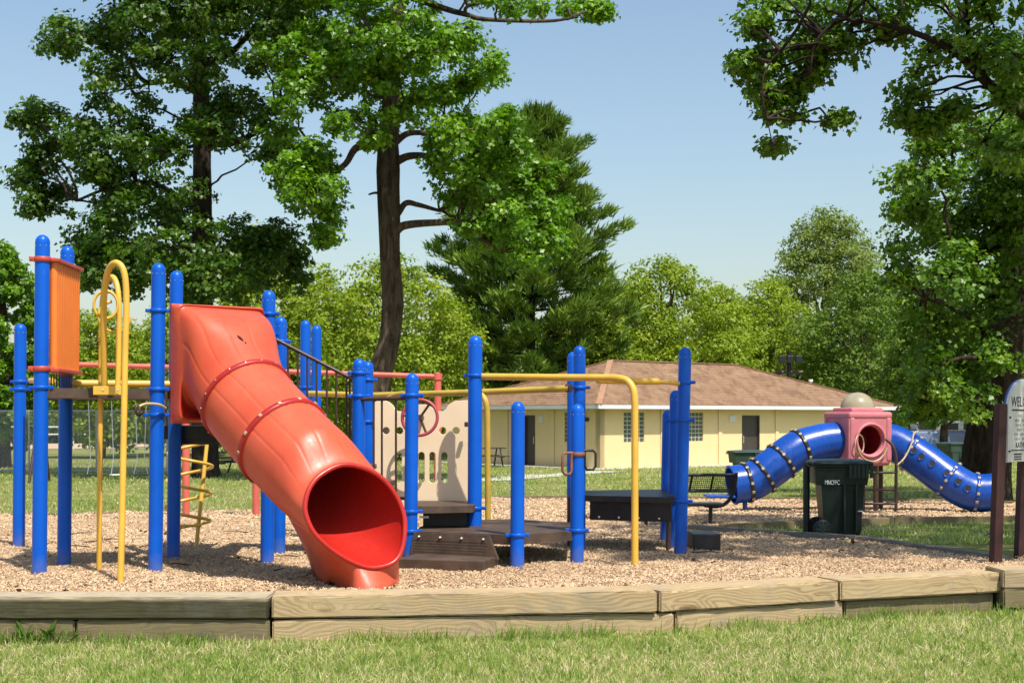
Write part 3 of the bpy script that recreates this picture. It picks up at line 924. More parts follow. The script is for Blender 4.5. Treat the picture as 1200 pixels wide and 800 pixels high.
timber_run(edge2, (e3[0], e2[1]), (e3[0], e3[1]), H1, .28, .30 - H1 - .006, M['timber_low'])
def low_border(label, pts, top, mat, zf=mulch_z):
    P = [G(u, v, zf) for u, v in pts]
    t = thing("low_timber_border", label, "border", P[0])
    for a, b in zip(P[:-1], P[1:]):
        z = (a.z + b.z) / 2
        o = timber_run(t, a[:2], b[:2], .20, .15, z + top, mat)
        o.rotation_euler.y = -math.atan2(b.z - a.z, (b - a).length)
    return t
low_border("weathered grey timbers edging the wood chips in front of the green bin", [(805, 619), (925, 627), (1003, 632.5), (1068, 642), (1132, 650.5), (1172, 656.5)], .045, M['timber_grey'])
low_border("long weathered timber edging the chips under the blue tube slide", [(850, 616.5), (945, 611.5), (1048, 608), (1140, 607), (1235, 606)], .025, M['timber_low'])
low_border("thin brown timbers along the far edge of the wood chips", [(348, 598), (430, 592), (560, 584), (700, 583), (870, 584.5), (990, 586), (1110, 587.5), (1235, 592)], .05, M['timber_low'])

# ================================================================== LOOSE CHIPS AND GRASS
def in_poly(px, py, poly):
    c = np.zeros(len(px), bool); n = len(poly)
    for i in range(n):
        x1, y1 = poly[i]; x2, y2 = poly[(i + 1) % n]
        if y1 == y2: continue
        c ^= ((y1 > py) != (y2 > py)) & (px < (x2 - x1) * (py - y1) / (y2 - y1) + x1)
    return c
def zarr(f, x, y): return np.array([f(a, b) for a, b in zip(x, y)])
def chip_field(n, y0, y1, size, seed):
    g = np.random.default_rng(seed)
    Y = y0 + (y1 - y0) * g.random(n) ** 1.3
    X = np.clip(g.normal(size=n) * .1 * (g.random(n) < .4) + (g.random(n) * 2 - 1) * .43, -.75, .75) * Y
    k = in_poly(X, Y, MULCH_POLY); X, Y = X[k], Y[k]
    Z = zarr(mulch_z, X, Y) + 0.004 + 0.012 * g.random(len(X))
    S = np.stack([size * (0.6 + 1.0 * g.random(len(X))), size * (0.25 + .25 * g.random(len(X))), size * (.18 + .2 * g.random(len(X)))], 1)
    Nn = g.normal(size=(len(X), 3)) * .42 + np.array([0, 0, 1.0])
    tpl = [(-.5, -.5, -.5), (.5, -.42, -.5), (.46, .5, -.5), (-.5, .44, -.5), (-.44, -.12, .5), (.45, .1, .5)]
    fs = [(0, 1, 5, 4), (4, 5, 2, 3)]
    patch = .5 + .25 * np.sin(X * 1.9 + 2 * np.sin(Y * 1.3)) + .25 * np.sin(Y * 2.3 + 1.5 * np.sin(X * 1.1 + 2))
    tone = np.clip(.80 * g.random(len(X)) + .32 * (patch - .42) + .08, 0, 1)
    tone[g.random(len(X)) < .012] = 0
    scatter("wood_chips", np.stack([X, Y, Z], 1), S, Nn, tpl, fs, tone, M['chips'])
chip_field(84000, 10.2, 15.5, 0.021, 3)
chip_field(38000, 15.0, 24.0, 0.031, 4)
chip_field(20000, 23.0, 31.5, 0.050, 5)

def grass_field(name, X, Y, h, w, seed, lean=0.45, tone0=None):
    g = np.random.default_rng(seed)
    n = len(X)
    Z = zarr(lawn_z, X, Y) - 0.005
    # patches of dry and green
    q = 0.5 + 0.25 * np.sin(X * 1.7 + 1.3 * np.sin(Y * 1.1)) + 0.25 * np.sin(Y * 2.9 + 2.1 * np.sin(X * 0.8))
    tone = np.clip(0.60 * g.random(n) + 0.62 * q * g.random(n) + (g.random(n) > .80) * .35, 0, 1)
    if tone0 is not None: tone = np.clip(tone0 + .16 * (g.random(n) - .5), 0, 1)
    hh = h * (0.5 + 0.9 * g.random(n)) * (1.15 - .4 * q)
    S = np.stack([hh, w * (0.7 + .6 * g.random(n)), hh], 1)
    T = g.normal(size=(n, 3)) * lean + np.array([0, 0, 1.0])
    Nn = g.normal(size=(n, 3)) * .8 + np.array([0.1, -.5, .8])
    tpl = [(0, -.5, 0), (0, .5, 0), (.55, -.38, .06), (.55, .38, .06), (1.0, 0, .26)]
    fs = [(0, 1, 3, 2), (2, 3, 4)]
    # keep T as the growing axis: orthogonalise the normal against it
    T = unit(T); Nn = Nn - T * np.sum(T * Nn, 1, keepdims=True)
    return scatter(name, np.stack([X, Y, Z], 1), S, Nn, tpl, fs, tone, M['blade'], T=T)
g = np.random.default_rng(21)
n = 100000
Y = 8.0 + 3.4 * g.random(n) ** 1.1
X = np.clip(g.normal(size=n) * .1 * (g.random(n) < .4) + (g.random(n) * 2 - 1) * .42, -.75, .75) * Y
front = np.interp(X, [-9, -1.6, 0, .97, 2.38, 3.72, 6], [9.48, 9.46, 9.56, 9.76, 10.38, 10.93, 11.1])
k = Y < front - 0.01
grass_field("grass", X[k], Y[k], .036, .0065, 22, 1.05)
def front_at(X): return np.interp(X, [-9, -1.6, 0, .97, 2.38, 3.72, 6], [9.48, 9.46, 9.56, 9.76, 10.38, 10.93, 11.1])
# tufts: blades fanning out of shared roots
nt_f = 2600
CY = 8.0 + 3.3 * g.random(nt_f) ** 1.1; CX = (g.random(nt_f) * 2 - 1) * CY * .40
big_ = (.5 + .5 * np.sin(CX * 2.1 + 1.7 * np.sin(CY * 2.3))) * g.random(nt_f)
cnt = (8 + 22 * big_).astype(int); ow = np.repeat(np.arange(nt_f), cnt)
X = CX[ow] + g.normal(size=len(ow)) * (.012 + .022 * big_[ow]); Y = CY[ow] + g.normal(size=len(ow)) * (.012 + .022 * big_[ow])
k = Y < front_at(X) - .01
grass_field("grass_tufts", X[k], Y[k], .062, .0075, 25, 0.65, tone0=(.12 + g.random(nt_f) * .5)[ow][k])
# dead straw lying between the tufts
n = 52000
Y = 8.0 + 3.3 * g.random(n) ** 1.1; X = (g.random(n) * 2 - 1) * Y * .40
q = np.sin(X * 1.3 + 2.2 * np.sin(Y * 1.7 + 1)) + .8 * np.sin(X * 3.7 + Y * 2.1)
k = (Y < front_at(X) - .01) & (g.random(n) < np.clip(.55 + .45 * q, .12, 1))
grass_field("dry_grass", X[k], Y[k], .060, .0060, 26, 1.9, tone0=.74 + .26 * g.random(k.sum()))
# taller tufts against the timbers
n = 5200
X = (g.random(n) * 2 - 1) * 4.3
cl = np.sin(X * 5.1) + np.sin(X * 11.7 + 1) + np.sin(X * 2.3 + 2)
k = g.random(n) < np.clip(.35 + .3 * cl, .05, 1); X = X[k]
Y = np.interp(X, [-9, -1.6, 0, .97, 2.38, 3.72, 6], [9.48, 9.46, 9.56, 9.76, 10.38, 10.93, 11.1]) - .012 - .14 * g.random(len(X)) ** 1.6
grass_field("tall_grass", X, Y, .10, .008, 23, 0.42, tone0=.42 * g.random(len(X)))
# the lawn behind the chips
n = 72000
Y = 17 + 50 * g.random(n) ** 1.5
X = (g.random(n) * 2 - 1) * Y * 0.38
k = ~in_poly(X, Y, MULCH_POLY); X, Y = X[k], Y[k]
for (a, b, nm, sc) in ((0, 27, "near_lawn_grass", 1.0), (27, 40, "middle_lawn_grass", 1.5), (40, 80, "far_lawn_grass", 2.1)):
    kk = (Y >= a) & (Y < b)
    grass_field(nm, X[kk], Y[kk], .065 * sc ** .5, .016 * sc, 24 + int(a), .6)
# leaf litter and bits of bark on the chips
n = 420
Y = 10.6 + 12 * g.random(n) ** 1.2; X = (g.random(n) * 2 - 1) * Y * .42
k = in_poly(X, Y, MULCH_POLY); X, Y = X[k], Y[k]
scatter("leaf_litter", np.stack([X, Y, zarr(mulch_z, X, Y) + .022], 1), .035 + .04 * g.random(len(X)), g.normal(size=(len(X), 3)) * .4 + np.array([0, 0, 1.]), LEAF_PLAIN, PLAIN_F, g.random(len(X)),
        attr_mat("dead_leaves", [(0, (.06, .035, .02)), (.6, (.16, .09, .05)), (1, (.30, .24, .10))], .9))
tg = MB()
for i in range(26):
    y = rnd.uniform(11.2, 19); x = rnd.uniform(-.36, .36) * y; L = rnd.uniform(.10, .38); a = rnd.uniform(0, 3.14)
    p = Vector((x, y, mulch_z(x, y) + .022)); d = Vector((math.cos(a), math.sin(a), 0))
    tg.tube([p, p + d * L * .5 + Vector((rnd.uniform(-.02, .02), rnd.uniform(-.02, .02), .008)), p + d * L], [.006, .005, .003], 5)
tg.build("fallen_twigs", M['bark_dark'], kind="stuff")
# broad weed at the left end of the timbers
wd = thing("weed", "broad leaved green weed growing against the dark mossy timber", "weed", (W(50, 0, 9.42).x, 9.42, .055))
for i in range(26):
    a = rnd.uniform(0, 6.28); L = rnd.uniform(.12, .24)
    d = Vector((math.cos(a), math.sin(a) * .5 - .15, rnd.uniform(.5, 1.1))).normalized()
    p = wd.location + Vector((rnd.uniform(-.22, .22), rnd.uniform(-.05, .02), 0))
    s = d.cross(Vector((0, 0, 1))).normalized() * rnd.uniform(.012, .022)
    q = p + d * L * .6; e = p + d * L + Vector((0, 0, -.03))
    MB().add([p - s * .4, p + s * .4, q + s, q - s, e], [(0, 1, 2, 3), (3, 2, 4)], True).build("leaf", M['leaf_far'], wd)

# ================================================================== PLAY STRUCTURE
PS = thing("play_structure", "big play structure of blue posts with red tube slide and yellow climbing bars", "play structure", (-0.6, 13.5, 0.18))
PR = 0.0635
POSTS = {  # bottom u, bottom v (None = ground), top u, top v, distance, radius, clamp rows
    1: (22, 24, 379, 15.2, PR, (447, 456)),
    2: (46, 50, 275, 12.45, PR, (454,)),
    3: (75, 79, 288, 13.35, PR, ()),
    4: (182, 186, 308, 12.75, PR, (364, 456, 486)),
    5: (203, 207, 317, 13.75, PR, ()),
    6: (313, 315, 340, 13.35, PR, (368, 392)),
    7: (327, 329, 371, 14.35, PR, (400,)),
    8: (357, 358, 375, 17.4, PR, (454,)),
    9: (370, 371, 381, 18.4, PR, (459,)),
    10: (419, 421, 420, 13.8, PR, (437, 464)),
    11: (429, 431, 423, 15.6, PR, (445, 494)),
    12: (481, 483, 437, 13.45, PR, (463, 599, 622)),
    13: (556, 557, 393, 14.1, .070, (440, 595)),
    14: (606, 607, 470, 12.95, PR, (626.5,)),
    15: (676, 677, 473, 13.45, PR, (621,)),
    16: (679, 679, 405, 14.6, PR, (454,)),
    17: (671, 671.5, 412, 15.5, PR, ()),
    18: (797, 803, 407, 14.2, PR, (448, 492, 587)),
    19: (789, 792, 457, 15.0, PR, (493, 588)),
    20: (780, 783, 480, 15.8, PR, ()),
}
PB, PT = {}, {}
def on_post(i, v):
    a, b = PB[i], PT[i]
    z = CAMZ - (v - HOR) / F * a.y
    t = (z - a.z) / (b.z - a.z)
    return a.lerp(b, t)
def clamp(parent, p, axis=(0, 0, 1), r=PR, mat=None, h=0.034, ears=True, ang=None):
    mb = MB()
    axis = Vector(axis).normalized()
    mb.tube([p - axis * h / 2, p - axis * (h / 2 - .004), p + axis * (h / 2 - .004), p + axis * h / 2], [r + .006, r + .011, r + .011, r + .006], 22, caps=False)
    a = ang if ang is not None else rnd.uniform(-.5, .3)
    if ears:
        for s in (0, math.pi):
            d = Vector((math.cos(a + s), math.sin(a + s), 0))
            mb.bbox(p + d * (r + .026), (.046, .020, h * .95), a + s, .004)
            n = Vector((-d.y, d.x, 0))
            mb.tube([p + d * (r + .030) - n * .022, p + d * (r + .030) + n * .022], .009, 8)
    return mb.build("clamp", mat or M['blue'], parent)
POST_OBJ = {}
for i, (ub, ut, vt, Y, r, cl) in POSTS.items():
    x = (ub - 600) / F * Y
    b = Vector((x, Y, mulch_z(x, Y) - 0.03)); t = W(ut, vt, Y)
    PB[i], PT[i] = b, t
    o = MB().dome_post(b, t, r, 24).build("post", M['blue'], PS)
    POST_OBJ[i] = o
    for v in cl: clamp(o, on_post(i, v), t - b, r)
    # rivets below the cap
    if vt < 480 and Y < 16:
        rb = MB()
        for a in range(8):
            q = t - Vector((0, 0, .10)) + Vector((math.cos(a * .785), math.sin(a * .785), 0)) * (r + .0005)
            rb.bbox(q, (.007, .007, .007), a * .785, .002)
        rb.build("rivets", M['steel'], o)

def bar(name, pts, r, mat, n=12, parent=PS, label=None):
    return MB().tube(pts, r, n).build(name, mat, parent, label=label)

# --- raised decks
def deck(name, poly, zt, th, lip=0.0, mat=None):
    mb = MB(); mb.prism([(p[0], p[1]) for p in poly], zt - th, zt)
    return mb.build(name, mat or M['deck'], PS)
DZ = 1.80
deck("deck", [PB[2] + Vector((.05, -.03, 0)), PB[4] + Vector((-.02, -.03, 0)), PB[5] + Vector((-.02, 0, 0)), PB[3] + Vector((0, .02, 0))], DZ, .085)
deck("deck", [PB[4] + Vector((.08, .05, 0)), PB[6] + Vector((0, .02, 0)), PB[7] + Vector((-.03, 0, 0)), PB[5] + Vector((.08, .02, 0))], DZ - .003, .085)
d0 = MB(); d0.box(W(236, 506, 14.3), (.62, .9, .13)); d0.box(W(232, 517, 13.93), (.56, .06, .06)); d0.build("stair_landing", M['black'], PS)
# --- orange ribbed barrier
ob = None
pA, pB = W(62, 305, 12.5), W(90, 316, 13.3)
pA0, pB0 = W(62, 432, 12.5), W(89, 438.5, 13.3)
mb = MB()
for k in range(11):
    t = (k + .5) / 11
    mb.tube([pA.lerp(pB, t) - Vector((0, 0, .0)), pA0.lerp(pB0, t)], .040, 8)
bp = mb.build("barrier_panel", M['orange'], PS)
for (a, b, vv) in ((pA, pB, 304), (pA0, pB0, 432)):
    d = (b - a); dd = Vector((d.x, d.y, 0)); ang = math.atan2(d.y, d.x)
    MB().bbox((a + b) / 2 + Vector((0, 0, .0)), (dd.length + .06, .12, .035), ang, .008).build("panel_rail", M['red_clamp'], bp)
    clamp(bp, on_post(2, vv), (0, 0, 1), PR, M['red_clamp'], .045, True, ang=.5)
    clamp(bp, on_post(3, 316 if vv == 304 else 438), (0, 0, 1), PR, M['red_clamp'], .045, False)
# --- yellow rail behind the deck and between the left posts
bar("rail", [W(36, 446, 15.0), W(62, 446, 14.2)], .028, M['yellow'])
bar("rail", [on_post(3, 449) + Vector((.02, 0, 0)), on_post(5, 450)], .034, M['yellow'])
# short picket seen between orange panel and deck
mb = MB()
for k in range(8): mb.box(W(60 + k * 3.2, 446, 13.2), (.010, .010, .12))
mb.build("picket", M['brown'], PS)
# --- arched pole climber with rings
def arch(pts, r, label=None):
    return bar("arch_pole", bez(pts, 8), r, M['yellow'], 12, label=label)
ap = arch([W(141, 692, 11.75), W(144, 560, 11.85), W(146.5, 420, 11.95), W(148, 350, 11.98), W(145, 318, 12.0), W(136, 308, 12.03), W(127, 317, 12.1), W(122, 345, 12.2), W(121.5, 400, 12.3), W(122.5, 452, 12.38)], .0275, "tall outer arch reaching the ground")
arch([W(116, 672, 12.75), W(117, 560, 12.72), W(118.5, 420, 12.7), W(119.5, 360, 12.66), W(124, 334, 12.6), W(131, 324.5, 12.52), W(137, 334, 12.45), W(139.5, 362, 12.4), W(139, 420, 12.38), W(138, 456, 12.36)], .0245)
r1 = MB(); r1.ring(W(124, 357, 12.3), (0.25, -1, .05), .12, .014, 30, 8)
for v in r1.v: v.x = W(124, 357, 12.3).x + (v.x - W(124, 357, 12.3).x) * .82
r1.build("ring", M['yellow'], PS)
r2 = MB(); r2.ring(W(134, 371, 12.55), (0.5, -1, .05), .135, .014, 30, 8, math.pi * .05, math.pi * 1.5); r2.build("ring", M['yellow'], PS)
bar("ring_strut", [W(123, 330, 12.25), W(123, 345, 12.27)], .012, M['yellow'])
mp_ = MB(); mp_.bbox(W(129.5, 457.5, 12.33), (.29, .02, .075), .25, .004); mp_o = mp_.build("mounting_plate", M['yellow'], PS)
for uu in (120.5, 138):
    MB().bbox(W(uu, 457, 12.31), (.02, .02, .02), .2, .004).build("bolt", M['steel'], mp_o)
# --- handhold loop on the fourth post
bar("hand_loop", bez([W(163, 476, 12.5), W(172, 473, 12.55), W(186, 474, 12.62), W(194, 478, 12.7)], 6), .013, M['gold_bolt'])
MB().ring(W(163, 480, 12.55), (1, -.4, 0), .05, .012, 16, 6).build("hand_loop", M['brown'], PS)

# --- red tube slide
SL = thing_none = None
dP = (PB[6] - PB[4]); dP.z = 0; dP.normalize()
nP = Vector((dP.y, -dP.x, 0))                 # towards the camera
S0 = W(255, 427, 12.97)
RING1 = W(290, 470, 12.45); RING2 = W(332, 518, 12.07)
EXIT = W(416, 597, 11.42)
axis_pts = bez([S0 + nP * .02, S0 + nP * .22 + Vector((.03, 0, -.045)), RING1, RING2, RING2.lerp(EXIT, .55) + Vector((0, 0, -.012)), EXIT], 10)
nA = len(axis_pts)
RT = 0.408
def section(i):
    p = axis_pts[i]
    t = (axis_pts[min(i + 1, nA - 1)] - axis_pts[max(i - 1, 0)]).normalized()
    if i == 0: t = nP.copy()
    side = t.cross(Vector((0, 0, 1))).normalized()
    up = side.cross(t)
    return p, t, side, up
I_END = 37                                    # the plain tube ends here and the moulded mouth begins
NS = 240
def tube_row(i, rad, nseg):
    p, t, side, up = section(i)
    f = i / 20.0                            # ring 1 sits at index 20
    blend = min(1.0, max(0.0, 1 - f)) ** 1.5
    e = 2.0 + 30.0 * blend ** 3
    hw = rad * (1 - blend) + 0.438 * blend; hh = rad * (1 - blend) + 0.535 * blend
    row = []
    for q in range(nseg):
        a = 2 * math.pi * q / nseg
        c, s = math.cos(a), math.sin(a)
        rr = (abs(c) ** e + abs(s) ** e) ** (-1 / e)
        gr = 0.0                            # shallow moulded grooves running along the tube
        if nseg == NS and f > 0.25:
            for ga in (0.35, 0.80, 1.25, 1.72, 2.2, 2.65, 3.2):
                gr = max(gr, math.exp(-((a - ga) / 0.022) ** 2))
        row.append(p + side * (c * rr * hw * (1 - .012 * gr)) + up * (s * rr * hh * (1 - .012 * gr)))
    return row
# outline of the slanted mouth, measured in its own plane
RIM_N = Vector((.44, -.85, .26)).normalized()
RIM_C = EXIT.copy()
rim_px = [(356, 592), (361, 572), (374, 556), (399, 543.5), (424, 546), (447, 558), (464, 578), (474, 601), (475.5, 622), (472, 644), (464, 658), (450, 664.5), (433, 666), (414, 660), (396, 650), (380, 638), (366, 623), (358.5, 607)]
def to_plane(u, v):
    d = Vector(((u - 600) / F, 1, -(v - HOR) / F))
    o_ = Vector((0, 0, CAMZ))
    k = (RIM_C - o_).dot(RIM_N) / d.dot(RIM_N)
    return o_ + d * k
rim3 = [to_plane(*q) for q in rim_px]
rc_ = sum(rim3, Vector()) / len(rim3)
dense_rim = []
m_ = len(rim3)
for i in range(m_):
    p0_, p1_, p2_, p3_ = (rim3[(i + j - 1) % m_] for j in range(4))
    for k in range(24):
        t = k / 24
        dense_rim.append(0.5 * ((2 * p1_) + (p2_ - p0_) * t + (2 * p0_ - 5 * p1_ + 4 * p2_ - p3_) * t * t + (3 * p1_ - 3 * p2_ + p3_ - p0_) * t ** 3))
pE, tE, sideE, upE = section(I_END)
ex_ = (sideE - RIM_N * sideE.dot(RIM_N)).normalized(); ey_ = (upE - RIM_N * upE.dot(RIM_N)).normalized()
angs = [math.atan2((q - rc_).dot(ey_), (q - rc_).dot(ex_)) % (2 * math.pi) for q in dense_rim]
order_ = sorted(range(len(angs)), key=lambda i: angs[i])
sa_ang = [angs[i] for i in order_]; sa_pt = [dense_rim[i] for i in order_]
def rim_at(a):
    a %= 2 * math.pi
    import bisect
    j = bisect.bisect_left(sa_ang, a)
    i0, i1 = (j - 1) % len(sa_ang), j % len(sa_ang)
    a0, a1 = sa_ang[i0], sa_ang[i1]
    d = (a1 - a0) % (2 * math.pi) or 1e-6
    return sa_pt[i0].lerp(sa_pt[i1], ((a - a0) % (2 * math.pi)) / d)
def mouth_rows(rad, nseg, inset, n=12):
    base = tube_row(I_END, rad, nseg)
    rows = []
    for k in range(1, n + 1):
        t = k / n
        row = []
        for q in range(nseg):
            a = 2 * math.pi * q / nseg
            p0_ = base[q]; p1_ = rim_at(a); p1_ = p1_ + (rc_ - p1_) * inset
            L = (p1_ - p0_).length
            m0 = tE * L * .9; m1 = (tE * .6 + RIM_N * .4) * L * .7
            h00 = 2 * t ** 3 - 3 * t * t + 1; h10 = t ** 3 - 2 * t * t + t; h01 = -2 * t ** 3 + 3 * t * t; h11 = t ** 3 - t * t
            row.append(p0_ * h00 + m0 * h10 + p1_ * h01 + m1 * h11)
        rows.append(row)
    return rows
def rows_mesh(rows):
    n = len(rows[0]); vs_ = [p for r_ in rows for p in r_]
    return vs_, [(i * n + q, i * n + (q + 1) % n, (i + 1) * n + (q + 1) % n, (i + 1) * n + q) for i in range(len(rows) - 1) for q in range(n)]
outer_rows = [tube_row(i, RT, NS) for i in range(I_END + 1)]
mouth = mouth_rows(RT, NS, 0.0)
so, sf = rows_mesh(outer_rows + mouth)
mb = MB(); mb.add(so, sf, True)
p0, t0, side0, up0 = section(0)
mb.bbox(p0 - t0 * .03, (.880, .06, 1.072), math.atan2(dP.y, dP.x), .012)
slide = mb.build("tube_slide", M['red_slide'], PS)
ms_ = MB(); ms_.add(*rows_mesh([tube_row(i, RT - .022, 72) for i in range(1, I_END + 1)] + mouth_rows(RT - .022, 72, .045)), True)
ms_.build("inner_surface", M['red_inside'], slide)
rim = MB()
rim.tube([rim_at(2 * math.pi * q / 96) + (rc_ - rim_at(2 * math.pi * q / 96)) * .022 for q in range(96)], .021, 10, closed=True)
rim.build("rim", M['red_inside'], slide)
# moulded foot under the mouth: a skirt that drops from the lower rim to the ground
def ang_px(u, v):
    q = to_plane(u, v); return math.atan2((q - rc_).dot(ey_), (q - rc_).dot(ex_)) % (2 * math.pi)
def body_pt(k, a): return mouth[k][int(a / (2 * math.pi) * NS) % NS]
aL, aR = ang_px(362, 619), ang_px(467, 654)
top_arc = [body_pt(2, (aL - .55) % 6.2832), body_pt(5, (aL - .32) % 6.2832), body_pt(9, (aL - .10) % 6.2832)]
nArc = 22
top_arc += [rim_at(aL - ((aL - aR) % (2 * math.pi)) * j / nArc) for j in range(nArc + 1)]
top_arc += [body_pt(9, (aR + .05) % 6.2832), body_pt(5, (aR + .25) % 6.2832), body_pt(2, (aR + .45) % 6.2832)]
gpx = [(366, 668), (370, 675), (377, 683), (386, 686.5), (396, 688.5), (408, 690), (417, 690.8), (428, 691), (442, 691), (455, 690.3), (463, 688), (467.5, 684), (468, 679), (467, 673)]
gl = bez([G(u, v, mulch_z) - Vector((0, 0, .02)) for u, v in gpx], 6)
NA = len(top_arc)
acc = [0.0]
for a_, b_ in zip(gl[:-1], gl[1:]): acc.append(acc[-1] + (b_ - a_).length)
def g_at(f):
    d = f * acc[-1]
    for i in range(len(gl) - 1):
        if acc[i + 1] >= d: return gl[i].lerp(gl[i + 1], (d - acc[i]) / max(1e-9, acc[i + 1] - acc[i]))
    return gl[-1]
rows = []
for lv in (0, .2, .4, .6, .8, .93, 1.0):
    row = []
    for j in range(NA):
        g0 = g_at(j / (NA - 1)); tp0 = top_arc[j]
        e = lv ** 1.25
        row.append(Vector((g0.x + (tp0.x - g0.x) * e, g0.y + (tp0.y - g0.y) * e, g0.z + (tp0.z - .004 - g0.z) * lv)))
    rows.append(row)
fv = [p for r_ in rows for p in r_]; ff = []
for i in range(len(rows) - 1):
    for j in range(NA - 1):
        if i == 0 and j in (9, 17, 18, 19): continue      # notches moulded into the bottom edge
        ff.append((i * NA + j, i * NA + j + 1, (i + 1) * NA + j + 1, (i + 1) * NA + j))
ft = MB(); ft.add(fv, ff, True); fto = ft.build("slide_foot", M['red_slide'], slide)
sm_ = fto.modifiers.new("thick", 'SOLIDIFY'); sm_.thickness = .012
# bolted flanges
def flange(c, i, rad, wide, bolts, bmat, br):
    p, t, side, up = section(i)
    mbf = MB(); mbf.tube([p - t * wide, p - t * wide * .8, p + t * wide * .8, p + t * wide], [rad - .01, rad + .022, rad + .022, rad - .01], 72, caps=False)
    o = mbf.build("seam_flange", M['red_flange'], slide)
    for k in range(bolts):
        a = (k + .5) / bolts * 2 * math.pi
        d = side * math.cos(a) + up * math.sin(a)
        q = p + d * (rad + .024)
        m = Matrix((t, d.cross(t), d)).transposed()
        if br > .015:
            MB().bbox(q, (wide * 1.5, br * 2.6, .02), 0, .006, m).build("bolt", bmat, o)
        else:
            MB().bbox(q, (br * 2, br * 2, .012), 0, .004, m).build("bolt", bmat, o)
# indices on the path: ring 1 at 20, ring 2 at 30
flange(RING1, 20, RT, .024, 18, M['steel'], .0065)
flange(RING2, 30, RT, .028, 14, M['gold_bolt'], .015)
# long dark scuff near the top of the tube
def shell_at(u, v):
    best, bp2 = 1e9, None
    for q in so:
        q = Vector(q)
        if q.y > 13.2: continue
        d = (600 + q.x / q.y * F - u) ** 2 + (HOR - (q.z - CAMZ) / q.y * F - v) ** 2 + (q.y - 12.0) * .5
        if d < best: best, bp2 = d, q
    return bp2
sa_, sb0 = shell_at(278, 391), shell_at(289, 404)
dsc = (sb0 - sa_); nsc = (Vector((0, 0, CAMZ)) - sa_).normalized(); wsc = dsc.cross(nsc).normalized()
for (f0, f1, wd) in ((0, .72, .010), (.84, 1.0, .005)):
    pts = []
    for k in range(7): f = f0 + (f1 - f0) * k / 6; pts.append(sa_.lerp(sb0, f) + Vector((0, 0, .004)) + nsc * .006)
    scm = MB(); scm.tube(pts, [.001 + wd * math.sin(math.pi * k / 6) for k in range(7)], 6); scm.build("scuff", M['scratch'], slide)
def surf_pt(i, a, rad):
    p, t, side, up = section(i); return p + (side * math.cos(a) + up * math.sin(a)) * rad

# --- stair railings behind the slide
def railing(top_a, top_b, drop, us, name="stair_railing"):
    ra = MB(); ra.tube([top_a, top_b], .019, 10)
    o = ra.build(name, M['brown'], PS)
    MB().tube([top_a - Vector((0, 0, drop)), top_b - Vector((0, 0, drop))], .016, 8).build("bottom_rail", M['brown'], o)
    for u in us:
        # point along the rail that shows at this picture column
        lo, hi = 0.0, 1.0
        for _ in range(30):
            m = (lo + hi) / 2; q = top_a.lerp(top_b, m)
            if 600 + q.x / q.y * F < u: lo = m
            else: hi = m
        q = top_a.lerp(top_b, (lo + hi) / 2)
        MB().tube([q - Vector((0, 0, .01)), q - Vector((0, 0, drop))], .0105, 8).build("baluster", M['brown'], o)
    return o
railing(W(324, 398, 14.0), W(411, 443, 14.0), .80, (325, 337.5, 349, 360, 371, 383, 394, 406, 410))
railing(W(414, 468, 13.8), W(478, 466.5, 13.5), .95, (419, 438, 447.5, 464))
bar("rail_knob", [W(409, 442, 14.0), W(414, 441, 13.85)], .02, M['brown'])
# stair treads climbing behind the slide
for k in range(5):
    mb = MB(); mb.bbox(W(424 - k * 24, 566 - k * 19, 14.35 + .02 * k), (.60, .55, .05), -.15, .008)
    mb.build("stair_tread", M['deck'], PS)
# upper low deck beside the panel
ud = MB()
ud.prism([W(486, 600, 13.6), W(554, 602, 13.75), W(562, 588, 14.5), W(480, 588, 14.6)], .625, .69)
ud.build("deck", M['deck'], PS)
MB().box(W(523, 608, 14.1), (.46, .04, .26), .1).build("riser", M['black'], PS)
MB().box(W(497, 605.5, 13.75), (.09, .03, .02), .1).build("bracket", M['white_paint'], PS)
# --- tan play panel with cut-outs
PY = 14.62; ps = F / PY
def pp(u, v): return ((u - 497) / ps, (HOR - v) / ps + CAMZ)
def circ(u, v, r, n=18): return [pp(u + r * math.cos(2 * math.pi * k / n), v + r * math.sin(2 * math.pi * k / n)) for k in range(n)]
def slot(u, v0, v1, w):
    h = w / 2
    return [pp(u + h * math.cos(a), v0 + h + h * math.sin(a)) for a in [math.pi + k * math.pi / 8 for k in range(9)]] + \
           [pp(u + h * math.cos(a), v1 - h + h * math.sin(a)) for a in [k * math.pi / 8 for k in range(9)]]
outer = [pp(*q) for q in ((437, 589), (437, 474), (439, 471), (443, 469.5), (451, 469.5), (456, 471.5), (460, 475), (463, 480), (466, 482), (476, 482), (480, 478), (488, 474), (499, 474), (507, 478), (511, 482),
                          (519, 482), (523, 480), (525, 476), (529, 472.5), (534, 470), (541, 469.5), (554, 469.5), (557, 471), (557, 589))]
loops = [outer] + [circ(u, 504.5, 4.6) for u in (452, 468, 519, 535)] + [slot(u, 529, 566, 8.2) for u in (467, 494, 507, 521)]
cv, cf = flat_curve(loops, .026, .003)
m = frame3((1, -.10, 0), (0, 0, 1), (W(497, 500, PY).x, PY, 0))
tp = MB(); tp.add([m @ v for v in cv], cf)
tan_panel = tp.build("play_panel", M['tan'], PS)
bub = MB()
bub.ring(W(479, 546, 14.58), (0.1, -1, 0), .0, .001, 4, 3)
